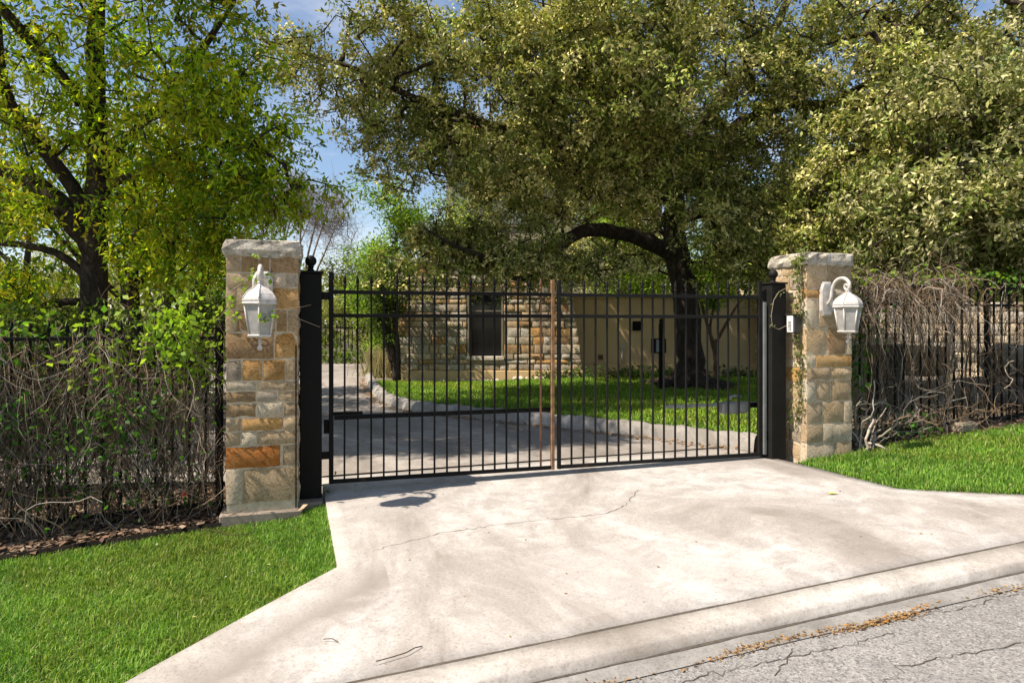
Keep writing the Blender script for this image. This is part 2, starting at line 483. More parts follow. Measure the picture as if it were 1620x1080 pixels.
# ------------------------------------------------------------------ the ground
def grid_uv(us, vs, zf, name, mat, kind='structure', thick=None, smooth=True):
    """sheet in gate coordinates; us(v) gives the row"""
    rows = [np.asarray(us(v)) for v in vs]
    n = len(rows[0]); V = []
    for v, r in zip(vs, rows):
        x, y = W2(r, v)
        V.append(np.stack([x, np.broadcast_to(y, x.shape), zf(r, np.full(len(r), v))], axis=1))
    V = np.concatenate(V); m = len(vs)
    i = np.arange((m - 1) * n).reshape(m - 1, n)[:, :-1].ravel()
    Fc = np.stack([i, i + n, i + n + 1, i + 1], axis=1)
    if thick:                                   # a slab: skirts all round
        ring = np.concatenate([np.arange(n), np.arange(1, m) * n + n - 1, (m - 1) * n + np.arange(n - 2, -1, -1), np.arange(m - 2, 0, -1) * n])
        b = len(V); low = V[ring].copy(); low[:, 2] -= thick
        V = np.concatenate([V, low]); k = len(ring); a = np.arange(k); c = (a + 1) % k
        Fc = np.concatenate([Fc, np.stack([ring[a], ring[c], b + c, b + a], axis=1)])
    o = obj(name, mesh_np(name, V, Fc, mat, smooth and not thick))
    return tag(o, kind=kind)

def spaced(a, fine0, fine1, b, step):
    lo = -np.geomspace(1, abs(a - fine0) + 1, 9)[::-1] + 1 + fine0
    hi = np.geomspace(1, abs(b - fine1) + 1, 9) - 1 + fine1
    return np.unique(np.concatenate([lo, np.arange(fine0, fine1, step), hi]))
gu = spaced(-400, -14, 20, 400, .8); gv = spaced(-500, -30, 12, 300, .8)
def zground(u, v):
    z = hout(u, v) - .12
    z = np.where(v > 3.2, zstreet(u) - .22, z)
    return z
grid_uv(lambda v: gu, gv, zground, 'ground', M_SOIL)

# street
rv = np.concatenate([np.arange(3.60, 8, .25), np.arange(8, 26, 2.0)])
ru = np.linspace(-40, 50, 181)
def zroad(u, v): return zstreet(u) - .085 + .012 * np.clip(v - 3.6, 0, 3)
grid_uv(lambda v: ru, rv, zroad, 'street', M_ASPH)
# gutter pan below the kerb lip
gu2 = np.linspace(-12, 14, 105)
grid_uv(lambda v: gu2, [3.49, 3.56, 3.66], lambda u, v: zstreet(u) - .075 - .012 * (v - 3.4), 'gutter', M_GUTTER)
# kerb strip (flush across the drive)
grid_uv(lambda v: gu2, [V_SEAM + .018, 3.40, 3.47, 3.50], lambda u, v: zstreet(u) - .004 - .10 * np.clip(v - 3.38, 0, 1) - .25 * np.clip(v - 3.47, 0, 1), 'kerb', M_STRIP, thick=.12)
# apron in front of the gate
def ul(v): return np.interp(v, [-.7, 1.82, V_SEAM], [-.03, .04, -1.42])
def ur(v): return np.interp(v, [-.7, .45, 1.83, V_SEAM], [4.95, 4.95, 4.88, 6.35])
apv = np.concatenate([np.linspace(-.7, 1.82, 14), np.linspace(1.95, V_SEAM - .012, 9)])
def zap(u, v): return hout(np.clip(u, 0, 4.9), v) * 0 + (lambda t: (-.06 + .06 * np.clip(u, 0, 4.9) / 4.9) * (1 - t) + zstreet(u) * t)(np.clip(v / V_SEAM, 0, 1))
drive = grid_uv(lambda v: np.linspace(ul(v), ur(v), 40), apv, zap, 'driveway', M_CONC, thick=.14)

# inner drive
CV = [(5.0, -.41), (4.6, -1.0), (3.98, -1.97), (2.63, -3.70), (1.54, -5.04), (1.2, -6.3), (1.14, -7.24), (1.2, -10), (1.31, -12.5), (1.7, -17), (2.2, -24)]
cu = np.array([p[0] for p in CV][::-1]); cv = np.array([p[1] for p in CV][::-1])
def ur_in(v): return np.where(v > -.41, 5.02, np.interp(v, cv, cu))
def ul_in(v): return np.interp(v, [-4, -1.6, -1.0, -.7], [-7.5, -6.0, -1.0, -.9])
inv = np.concatenate([np.linspace(-.705, -8, 40), np.linspace(-8.4, -22, 30)])
def zin(u, v):
    z = hout(u, v); return np.where(v > -1.5, np.where(u < 0, np.maximum(z, -.09), z), z) + .012 + .010 * np.clip(-v - 10, 0, 20)
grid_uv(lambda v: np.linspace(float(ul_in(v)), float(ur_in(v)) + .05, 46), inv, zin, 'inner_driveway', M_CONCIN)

# inner lawn with its rolled concrete edging
def smooth_curve(pts, n):
    P = np.array(pts, float)
    for _ in range(3):
        Q = [P[0]]
        for a, b in zip(P[:-1], P[1:]): Q += [a * .75 + b * .25, a * .25 + b * .75]
        Q.append(P[-1]); P = np.array(Q)
    s = np.concatenate([[0], np.cumsum(np.linalg.norm(np.diff(P, axis=0), axis=1))])
    q = np.linspace(0, s[-1], n)
    return np.stack([np.interp(q, s, P[:, k]) for k in range(2)], axis=1)
cc = smooth_curve(CV[:9], 120)
CXY = np.array([W2(a, b) for a, b in cc])
tang = np.gradient(CXY, axis=0); tang /= np.linalg.norm(tang, axis=1)[:, None]
nrm = np.stack([tang[:, 1], -tang[:, 0]], axis=1)
if nrm[60][0] < 0: nrm = -nrm                                   # towards the lawn
prof = [(-.02, -.06), (.0, .02), (.03, .13), (.07, .17), (.14, .185), (.19, .17), (.21, .10), (.22, -.06)]
V = []
for q, (p, n_) in enumerate(zip(CXY, nrm)):
    wob = 1 + .06 * math.sin(q * .9) + .05 * math.sin(q * 2.3)
    for a, z in prof: V.append((p[0] + n_[0] * a, p[1] + n_[1] * a, z * (wob if z > .1 else 1)))
k = len(prof); Fc = []
for q in range(len(CXY) - 1):
    for a in range(k - 1): Fc.append((q * k + a, (q + 1) * k + a, (q + 1) * k + a + 1, q * k + a + 1))
tag(obj('kerb_edging', mesh_np('kerb_edging', V, Fc, M_CURB, True)), kind='structure')
# lawn sheet behind the edging
LX = CXY + nrm * .20
def lawn_left(y): return np.interp(y, LX[:, 1], LX[:, 0])
ly = np.concatenate([np.linspace(LX[:, 1].min() + .01, 17.45, 40)])
def in_x1(y): return np.interp(y, [8, 9.5, 17.6], [3.2, 6.6, 9.0])
def zlawn(x, y): return .15 + .02 * np.sin(x * 1.3) * np.sin(y * .9) - .12 * np.clip((y - 14.5) / 3, 0, 1) * np.clip((2.2 - x) / 3, 0, 1)
V = []; ncol = 30
ok_y = [y for y in ly if in_x1(y) > lawn_left(y) + .2]
for y in ok_y:
    xs = np.linspace(lawn_left(y), in_x1(y), ncol)
    V += [(x, y, float(zlawn(x, y))) for x in xs]
Fc = [(r * ncol + c, r * ncol + c + 1, (r + 1) * ncol + c + 1, (r + 1) * ncol + c) for r in range(len(ok_y) - 1) for c in range(ncol - 1)]
tag(obj('inner_lawn', mesh_np('inner_lawn', V, Fc, M_TURF, True)), kind='structure')

# street lawns either side
def bed_v(u): return np.interp(u, [-6, -2.43, -.86], [.62, .50, .34])       # where the left bed meets the grass
def zleft(u, v): return hout(u, v) - .03 - .02 * np.exp(-((v - 1.0) ** 2))
lvs = np.linspace(0, 1, 24)
def left_row(t):
    u = np.linspace(-7, 0.02, 50); return u
V = []; us_ = np.concatenate([np.linspace(-9, -1.5, 26), np.linspace(-1.42, .02, 20)])
def vmax_left(u): return np.interp(u, [-1.42, .04], [V_SEAM - .01, 1.82]) if u > -1.42 else V_SEAM - .01
rows = []
for u in us_:
    v0 = bed_v(u) if u < -.86 else .22
    v1 = vmax_left(u)
    for t in lvs:
        v = v0 + (v1 - v0) * t; x, y = W2(u, v); V.append((x, y, float(zleft(u, v))))
n = len(lvs)
Fc = [(r * n + c, r * n + c + 1, (r + 1) * n + c + 1, (r + 1) * n + c) for r in range(len(us_) - 1) for c in range(n - 1)]
tag(obj('left_lawn', mesh_np('left_lawn', V, Fc, M_TURF, True)), kind='structure')
us2 = np.concatenate([np.linspace(4.9, 6.4, 22), np.linspace(6.6, 14, 24)])
def vmin_right(u): return np.interp(u, [4.9, 5.05, 5.1, 5.85, 5.95, 14], [.42, .40, .36, .36, .20, .34])
def vmax_right(u): return np.interp(u, [4.88, 6.35], [1.83, V_SEAM - .01]) if u < 6.35 else V_SEAM - .01
def zright(u, v): return hout(u, v) - .02
V = []
for u in us2:
    for t in lvs:
        v = vmin_right(u) + (vmax_right(u) - vmin_right(u)) * t; x, y = W2(u, v); V.append((x, y, float(zright(u, v))))
Fc = [(r * n + c, r * n + c + 1, (r + 1) * n + c + 1, (r + 1) * n + c) for r in range(len(us2) - 1) for c in range(n - 1)]
tag(obj('right_lawn', mesh_np('right_lawn', V, Fc, M_TURF, True)), kind='structure')
# mulch bed sheets under the fences
V = []; bu = np.linspace(-9, -.86, 50); bt_ = np.linspace(0, 1, 14)
for u in bu:
    for t in bt_:
        v = -1.6 + (bed_v(u) + 1.59) * t; x, y = W2(u, v); V.append((x, y, float(hout(u, v)) - .02 + .02 * math.sin(u * 7) * math.sin(v * 9)))
Fc = [(r * 14 + c, r * 14 + c + 1, (r + 1) * 14 + c + 1, (r + 1) * 14 + c) for r in range(49) for c in range(13)]
tag(obj('left_bed', mesh_np('left_bed', V, Fc, M_SOIL, True)), kind='structure')
grid_uv(lambda v: np.linspace(5.8, 14, 50), np.linspace(-1.6, .36, 14), lambda u, v: hout(u, v) - .012 + .02 * np.sin(u * 7) * np.sin(v * 9), 'right_bed', M_SOIL)

# grass blades -----------------------------------------------------
def blades(X, Y, Z, h, wd, name, pal, lean=.6, dry=.05):
    n = len(X); R = rng
    a = R.uniform(0, 2 * np.pi, n); dx, dy = np.cos(a), np.sin(a)
    h = h * R.uniform(.55, 1.35, n); wd = wd * R.uniform(.7, 1.3, n); le = R.normal(0, lean, n)
    sx, sy = -dy, dx
    P = np.stack([X, Y, Z], 1); s = np.stack([sx, sy, 0 * sx], 1) * wd[:, None] * .5
    d = np.stack([dx, dy, 0 * dx], 1)
    mid = P + d * (le * h * .35)[:, None] + np.array((0, 0, 1.0)) * (h * .6)[:, None]
    tip = P + d * (le * h * 1.1)[:, None] + np.array((0, 0, 1.0)) * (h * (1 - .25 * np.abs(le)))[:, None]
    V = np.stack([P - s, P + s, mid + s * .8, tip, mid - s * .8], 1).reshape(-1, 3)
    b = (np.arange(n) * 5)[:, None]
    q = np.concatenate([b + np.array([[0, 1, 2]]), b + np.array([[0, 2, 4]]), b + np.array([[4, 2, 3]])])
    pal = np.array(pal); c = pal[R.integers(0, len(pal), n)] * R.uniform(.75, 1.25, (n, 1))
    patch = .5 + .25 * np.sin(X * 2.1 + 1.3 * np.sin(Y * 1.7)) * np.sin(Y * 2.6 + X) + .25 * np.sin(X * 6.3 + 2 * np.sin(Y * 4.1)) * np.sin(Y * 7.7 + 2 * np.sin(X * 3.3))
    c = c * (.70 + .55 * patch[:, None]); h = h * (.75 + .5 * patch)
    c[:, 0] *= 1 + .35 * (1 - patch) * (np.sin(X * 1.3 + Y) > .3)
    dr = R.random(n) < dry; c[dr] = np.array((.38, .36, .13)) * R.uniform(.7, 1.2, (dr.sum(), 1))
    T = np.repeat(c, 5, axis=0)
    o = obj(name, mesh_np(name, V, q, M_GRASS, False, T)); return tag(o, kind='stuff')
GP = [(.105, .235, .022), (.14, .29, .028), (.19, .34, .04), (.07, .17, .016), (.26, .39, .06)]
n = 190000
u = rng.uniform(-4.6, .05, n); v = rng.uniform(.2, 3.28, n)
x, y = W2(u, v)
keep = (v > np.where(u < -.86, bed_v(u) - .02, .24)) & (v < np.where(u > -1.42, np.interp(u, [-1.42, .04], [V_SEAM - .01, 1.82]), V_SEAM) + np.abs(rng.normal(0, .018, n))) & (u < .0 + .025 * rng.random(n) + np.interp(v, [0, 1.82], [-.03, .02]))
keep &= (x / y > -.80) & (y > 2.6)
keep &= rng.random(n) < np.clip(1.25 - .06 * y, .4, 1)
u, v, x, y = u[keep], v[keep], x[keep], y[keep]
blades(x, y, zleft(u, v) - .01, .052, .0058, 'left_grass', GP)
n = 128000
u = rng.uniform(4.85, 13.5, n); v = rng.uniform(.15, 3.2, n)
x, y = W2(u, v)
vm = np.interp(u, [4.88, 6.35], [1.83, V_SEAM - .01])
keep = (v > np.interp(u, [4.9, 5.05, 5.1, 5.85, 5.95, 14], [.42, .40, .36, .36, .20, .34])) & (v < vm + np.abs(rng.normal(0, .022, n))) & (x / y < 1.2) & ((x / y < .78) | (rng.random(n) < .4)) & (u > np.interp(v, [.45, 1.83], [4.95, 4.88]) - .02 * rng.random(n))
u, v, x, y = u[keep], v[keep], x[keep], y[keep]
blades(x, y, zright(u, v) - .01, .06, .0085, 'right_grass', GP)
n = 108000
y = rng.uniform(8.2, 17.5, n); x = rng.uniform(-4, 8.5, n)
keep = (x > lawn_left(y) + .01) & (x < in_x1(y)) & (x < .40 * y + .8)
x, y = x[keep], y[keep]
blades(x, y, zlawn(x, y) - .01, .065, .013, 'inner_grass', [(.13, .25, .016), (.18, .31, .022), (.24, .37, .03)])

# cracks in the apron and the street, dirt in the seam
def ribbon(pts, wd, name, mat, zf, lift=.004, parent=None):
    P = np.array(pts, float); V = []
    T = np.gradient(P, axis=0); T /= np.linalg.norm(T, axis=1)[:, None] + 1e-9
    for q, (p, t) in enumerate(zip(P, T)):
        hw = wd * (.4 + .9 * random.random()) * .5
        for s in (-1, 1):
            uu, vv = p[0] - t[1] * hw * s, p[1] + t[0] * hw * s
            xx, yy = W2(uu, vv); V.append((xx, yy, float(zf(np.array(uu), np.array(vv))) + lift))
    Fc = [(2 * q, 2 * q + 1, 2 * q + 3, 2 * q + 2) for q in range(len(P) - 1)]
    o = obj(name, mesh_np(name, V, Fc, mat), parent); return o
def jag(pts, step, amp):
    P = [np.array(pts[0], float)]
    for a, b in zip(pts[:-1], pts[1:]):
        a = np.array(a, float); b = np.array(b, float); m = max(2, int(np.linalg.norm(b - a) / step))
        for q in range(1, m + 1): P.append(a + (b - a) * q / m + rng.normal(0, amp, 2))
    return P
def gp(px, py, z):                   # ground point in gate coordinates
    d = F * (CAMZ - z) / (py - HOR); return UVf((px - 810) / F * d, d)
ribbon(jag([gp(592, 868, -.1), gp(700, 842, -.08), gp(790, 828, -.06), gp(900, 815, -.03), gp(965, 805, 0), gp(990, 793, 0), gp(1010, 772, .0)], .04, .008), .0055, 'crack', M_CRACK, zap, .003, drive)
street = bpy.data.objects['street']
for k, pts in enumerate([[(1050, 1062), (1130, 1040), (1220, 1025), (1320, 1005), (1420, 985)], [(1225, 1045), (1240, 1025), (1255, 1005)], [(1300, 990), (1400, 968), (1500, 955), (1618, 930)], [(1360, 1075), (1440, 1030), (1560, 1010), (1618, 1000)]]):
    ribbon(jag([gp(a, b, -.12 + .12 * (a - 900) / 700) for a, b in pts],   .03, .012), .0055, 'crack', M_CRACK, zroad, .004, street)
ribbon(jag([(q, V_SEAM + .003) for q in np.linspace(-1.4, 7, 24)], .1, .001), .030, 'joint_dirt', M_CRACK, zstreet, -.007, drive)
ribbon(jag([(q, 3.512) for q in np.linspace(-1.4, 7, 30)], .1, .002), .022, 'joint_dirt', M_CRACK, lambda u, v: zstreet(u) - .075 - .012 * (v - 3.4), .003, drive)

# litter lines
def scatter(name, n, uvf, zf, mat, pal, size, label=None, thin=.12, kind='stuff', flat=.5):
    uv = uvf(n); x, y = W2(uv[:, 0], uv[:, 1]); z = zf(uv[:, 0], uv[:, 1])
    P = np.stack([x, y, z + rng.uniform(.002, .03, len(x)) * flat], 1)
    L = size * rng.uniform(.5, 1.5, len(x))
    V, Fc = leaf_quads(P, L, L * rng.uniform(.3, .6, len(x)), up=2.0)
    V[:, 2] = np.repeat(P[:, 2], 4) + (V[:, 2] - np.repeat(P[:, 2], 4)) * .4
    V[:, 2] = np.maximum(V[:, 2], np.repeat(z, 4) + .003)
    pal = np.array(pal); c = pal[rng.integers(0, len(pal), len(x))] * rng.uniform(.6, 1.3, (len(x), 1))
    o = obj(name, mesh_np(name, V, Fc, mat, False, np.repeat(c, 4, 0))); return tag(o, kind=kind)
LP = [(.30, .17, .06), (.22, .12, .05), (.36, .25, .12), (.14, .085, .045), (.42, .20, .05)]
def gut(n):
    u = rng.uniform(.4, 5.0, n); dens = np.clip(.42 + .4 * np.sin(u * 2.6 + 1.0) + .4 * np.sin(u * 7), .05, 1)
    k = rng.random(n) < dens; u = u[k]
    return np.stack([u, 3.645 + rng.normal(0, .018, len(u)) + .02 * np.sin(u * 5)], 1)
scatter('gutter_leaf_litter', 5200, gut, lambda u, v: zstreet(u) - .083, M_LITTER, LP, .022, flat=.35)
def curbl(n):
    q = rng.integers(2, 118, n); p = CXY[q] - nrm[q] * np.abs(rng.normal(.03, .10, (n, 1))) + rng.normal(0, .03, (n, 2))
    a, b = UVf(p[:, 0], p[:, 1]); return np.stack([a, b], 1)
scatter('kerb_leaf_litter', 1500, curbl, lambda u, v: zin(u, v) + .004, M_LITTER, LP, .06)
def bedl(n): u = rng.uniform(-4.2, -.9, n); return np.stack([u, rng.uniform(-1.2, bed_v(u) - .03)], 1)
CH = [(.17, .105, .065), (.24, .16, .11), (.12, .075, .05), (.30, .22, .15), (.20, .12, .07)]
scatter('bark_mulch', 5200, bedl, lambda u, v: hout(u, v) - .0, M_LITTER, CH, .085, flat=1.2)
def bedr(n): u = rng.uniform(5.9, 10, n); return np.stack([u, rng.uniform(-1.2, .28, n)], 1)
scatter('fence_leaf_litter', 2600, bedr, lambda u, v: hout(u, v), M_LITTER, CH, .08, flat=1.2)
def insl(n): return np.stack([rng.uniform(-7, -.9, n), rng.uniform(-9, -1.2, n)], 1)
scatter('drive_leaf_litter', 3200, insl, lambda u, v: zin(u, v), M_LITTER, LP + CH, .08)
def apr(n): return np.stack([rng.uniform(.2, 4.6, n), rng.uniform(.05, 3.2, n)], 1)
scatter('stray_leaf_bits', 60, apr, lambda u, v: zap(u, v), M_LITTER, LP, .022, flat=.1)

def lawnb(n): u = rng.uniform(-3.6, -.2, n); return np.stack([u, rng.uniform(.6, 2.4, n)], 1)
scatter('lawn_leaf_bits', 45, lawnb, lambda u, v: zleft(u, v) + .035, M_LITTER, [(.5, .42, .25), (.4, .3, .12), (.6, .58, .5)], .022, flat=.4)
# steel edging between the left bed and its lawn
ed = [(q, float(bed_v(q))) for q in np.linspace(-6, -.87, 30)]
mb = MB(); V = []
for a, b in ed:
    for dv, dz in ((-.012, -.1), (-.012, .016), (.012, .016), (.012, -.1)):
        x, y = W2(a, b + dv); V.append((x, y, float(hout(a, b)) + dz))
Fc = [(q * 4 + i, q * 4 + i + 1, q * 4 + i + 5, q * 4 + i + 4) for q in range(len(ed) - 1) for i in range(3)]
tag(obj('lawn_edging', mesh_np('lawn_edging', V, Fc, M_EDGE)), 'dark steel edging strip between the left mulch bed and the lawn', 'edging')

# ------------------------------------------------------------------ stone pillars
def stone_mesh(wd, ht, dp, mat, seed, rough=.006):
    """a hand dressed block: front is -y, centred on x and z, back at y = 0"""
    R = np.random.default_rng(seed)
    nx = 3 if wd < .12 else (5 if wd < .3 else 7); nz_ = 3 if ht < .09 else 4
    xs = np.linspace(-1, 1, nx); zs = np.linspace(-1, 1, nz_)
    V = []; c = .009 if rough < .01 else .014
    jit = R.normal(0, .0028, (nx, nz_, 3))
    for i, a in enumerate(xs):
        for j, b in enumerate(zs):
            edge = max(abs(a), abs(b)) == 1
            xx = a * (wd / 2 - (c * .25 if abs(a) == 1 else 0)); zz = b * (ht / 2 - (c * .25 if abs(b) == 1 else 0))
            yy = -dp + (c if edge else 0) + (R.uniform(-rough, rough) if not edge else R.uniform(-.003, .004))
            V.append((xx + jit[i, j, 0], yy, zz + jit[i, j, 2]))
    Fc = [(i * nz_ + j, (i + 1) * nz_ + j, (i + 1) * nz_ + j + 1, i * nz_ + j + 1) for i in range(nx - 1) for j in range(nz_ - 1)]
    ring = [i * nz_ for i in range(nx)] + [(nx - 1) * nz_ + j for j in range(1, nz_)] + [i * nz_ + nz_ - 1 for i in range(nx - 2, -1, -1)] + [j for j in range(nz_ - 2, 0, -1)]
    b1 = len(V)
    for r in ring:
        p = V[r]; sx = math.copysign(1, p[0]) if abs(p[0]) > wd / 2 - c * 1.6 else 0; sz = math.copysign(1, p[2]) if abs(p[2]) > ht / 2 - c * 1.6 else 0
        V.append((p[0] + sx * c * .22, p[1] + c * 1.2, p[2] + sz * c * .22))
    for r in range(len(ring)): p = V[b1 + r]; V.append((p[0], 0.0, p[2]))
    k = len(ring)
    for a in range(k):
        b = (a + 1) % k
        Fc.append((ring[a], b1 + a, b1 + b, ring[b])); Fc.append((b1 + a, b1 + k + a, b1 + k + b, b1 + b))
    Fc = [tuple(reversed(f)) for f in Fc]
    me = mesh_np('stone', V, Fc, mat, True)
    try: me.set_sharp_from_angle(angle=math.radians(50))
    except Exception: pass
    return me

def pillar(name, u0, wd, z0, z1, front_rows, label, seed, plinth=True, capdrop=0.0):
    """front_rows: list of (ztop, zbottom, [(x0, x1, stone kind), ...]) with x from 0 to 1 across the front"""
    R = random.Random(seed)
    cx, cy = W2(u0 + wd / 2, 0)
    root = empty(name, (cx, cy, z0), ROT, label, 'pillar')
    hw = wd / 2; top = z1 - .155 - z0
    MB().box(-hw + .012, hw - .012, -hw + .012, hw - .012, -.3, top + .01).obj('mortar_core', M_MORTAR, root)
    sd = seed * 1000
    bt = .10
    for zt, zb, sts in front_rows:
        for x0, x1, kd in sts:
            ww = (x1 - x0) * wd - .012; hh = zt - zb - .012
            if ww < .02 or hh < .02: continue
            sd += 1
            o = obj('stone', stone_mesh(ww, hh, bt + R.uniform(-.002, .008), ST[kd], sd), root)
            o.location = (-hw + wd * (x0 + x1) / 2, -hw + bt, (zt + zb) / 2 - z0)
    kinds = ['tan', 'cream', 'pale', 'tan', 'cream', 'brown', 'tan', 'grey', 'orange', 'cream']
    for side in ('left', 'right', 'back'):
        z = top
        while z > .06:
            hh = min(R.choice([.09, .11, .14, .17, .2]), z - .0)
            if z - hh < .08: hh = z
            p = -hw + (0 if side == 'back' else 0); e = hw - (bt if side != 'back' else 0)
            s0 = -hw + .0
            a = s0 if side == 'back' else -hw
            span = wd if side == 'back' else wd - bt
            cuts = [0, 1] if R.random() < .25 else ([0, R.uniform(.3, .7), 1] if R.random() < .7 else [0, .3, .65, 1])
            for c0, c1 in zip(cuts[:-1], cuts[1:]):
                sd += 1; ww = (c1 - c0) * span - .010
                o = obj('stone', stone_mesh(ww, hh - .010, bt + R.uniform(-.004, .008), ST[R.choice(kinds)], sd), root)
                m = (c0 + c1) / 2 * span
                zc = z - hh / 2
                if side == 'left': o.location = (-hw + bt, hw - m, zc); o.rotation_euler = (0, 0, -math.pi / 2)
                elif side == 'right': o.location = (hw - bt, hw - m, zc); o.rotation_euler = (0, 0, math.pi / 2)
                else: o.location = (hw - m, hw - bt, zc); o.rotation_euler = (0, 0, math.pi)
            z -= hh
    # cap: thick slab with rock-faced rounded edges
    n = 16; hc = hw + .026; V = []; t0 = top; t1 = z1 - z0
    lev = [(t0 - .0, .93), (t0 + .02, .985), (t0 + .06, 1.0), (t0 + .115, .985), (t1 - .012, .95), (t1, .88)]
    rr = np.random.default_rng(seed)
    def sq(k):
        q = k / n * 4; s = int(q) % 4; f = (q - int(q)) * 2 - 1
        return [(f, -1), (1, f), (-f, 1), (-1, -f)][s]
    m = 32; n = m
    ph = rr.normal(0, .010, (len(lev), m)); 
    for li, (z, s) in enumerate(lev):
        for k in range(m):
            a, b = sq(k); r_ = hc * s + ph[li, k]
            cr = 1 - .035 * (abs(a) > .8 and abs(b) > .8)
            V.append((a * r_ * cr, b * r_ * cr, z + rr.normal(0, .004) - (capdrop * (a + 1) / 2 if li > 2 else 0)))
    Fc = []
    for li in range(len(lev) - 1):
        for k in range(m):
            Fc.append((li * m + k, li * m + (k + 1) % m, (li + 1) * m + (k + 1) % m, (li + 1) * m + k))
    me = bpy.data.meshes.new('cap'); me.from_pydata([tuple(map(float, p)) for p in V], [], Fc + [tuple((len(lev) - 1) * m + k for k in range(m)), tuple(range(m - 1, -1, -1))])
    me.update(); me.materials.append(M_CAP)
    obj('cap', me, root)
    if plinth:
        MB().box(-hw - .045, hw + .03, -hw - .045, hw + .05, -.25, .137, .012).obj('plinth', M_PLINTH, root)
    return root
def rl(y): return CAMZ - (360 + y / 2.25 - HOR) * 5.99 / F
LROWS = [
    (rl(94), rl(162), [(0, .21, 'tan'), (.21, .6, 'brown'), (.6, 1, 'brown')]),
    (rl(162), rl(212), [(0, .36, 'tan'), (.36, .64, 'tan'), (.64, .81, 'cream'), (.81, 1, 'cream')]),
    (rl(212), rl(292), [(0, .15, 'tan'), (.15, .64, 'tan'), (.64, 1, 'orange')]),
    (rl(292), rl(373), [(0, .15, 'tan'), (.15, .34, 'brown'), (.34, .68, 'tan'), (.68, .84, 'brown'), (.84, 1, 'tan')]),
    (rl(373), rl(469), [(0, .66, 'brown'), (.66, 1, 'orange')]),
    (rl(469), rl(546), [(0, .22, 'grey'), (.22, .5, 'orange'), (.5, .81, 'orange'), (.81, 1, 'tan')]),
    (rl(546), rl(580), [(0, .42, 'cream'), (.42, 1, 'tan')]),
    (rl(580), rl(622), [(0, .42, 'brown'), (.42, .7, 'grey'), (.7, 1, 'tan')]),
    (rl(622), rl(675), [(0, .42, 'brown'), (.44, .78, 'cream'), (.78, 1, 'tan')]),
    (rl(675), rl(723), [(0, .22, 'tan'), (.22, .77, 'orange'), (.77, 1, 'tan')]),
    (rl(723), rl(775), [(0, .21, 'tan'), (.21, .43, 'cream'), (.43, 1, 'tan')]),
    (rl(775), rl(853), [(0, .75, 'rust'), (.77, 1, 'tan')]),
    (rl(853), rl(978), [(0, .23, 'cream'), (.23, 1, 'tan')]),
]
ZL0 = -.24
pl = pillar('gate_pillar', -.845, .61, ZL0, 2.275, LROWS, 'limestone gate pillar standing in the grass left of the gate with a vivid rust orange block near its foot', 5)
def rr_(y): return CAMZ - (370 + y / 2.842 - HOR) * 7.65 / F
RROWS = [
    (rr_(135), rr_(246), [(0, .44, 'tan'), (.44, 1, 'tan')]),
    (rr_(246), rr_(291), [(0, .4, 'orange'), (.4, 1, 'cream')]),
    (rr_(291), rr_(419), [(0, .28, 'cream'), (.28, .62, 'tan'), (.62, 1, 'tan')]),
    (rr_(419), rr_(543), [(0, .46, 'tan'), (.46, .86, 'brown'), (.86, 1, 'cream')]),
    (rr_(543), rr_(602), [(0, .2, 'cream'), (.2, 1, 'orange')]),
    (rr_(602), rr_(656), [(0, .54, 'tan'), (.54, 1, 'tan')]),
    (rr_(656), rr_(755), [(0, .21, 'cream'), (.21, .53, 'tan'), (.53, 1, 'tan')]),
    (rr_(755), rr_(853), [(0, .36, 'tan'), (.36, .81, 'tan'), (.81, 1, 'cream')]),
    (rr_(853), rr_(938), [(0, .36, 'tan'), (.36, 1, 'cream')]),
    (rr_(938), rr_(1060), [(0, .6, 'cream'), (.6, 1, 'tan')]),
]
pr = pillar('gate_pillar', 5.16, .63, -.02, 2.335, RROWS, 'paler limestone gate pillar right of the gate with the call box and creeper on its side', 9, plinth=False)

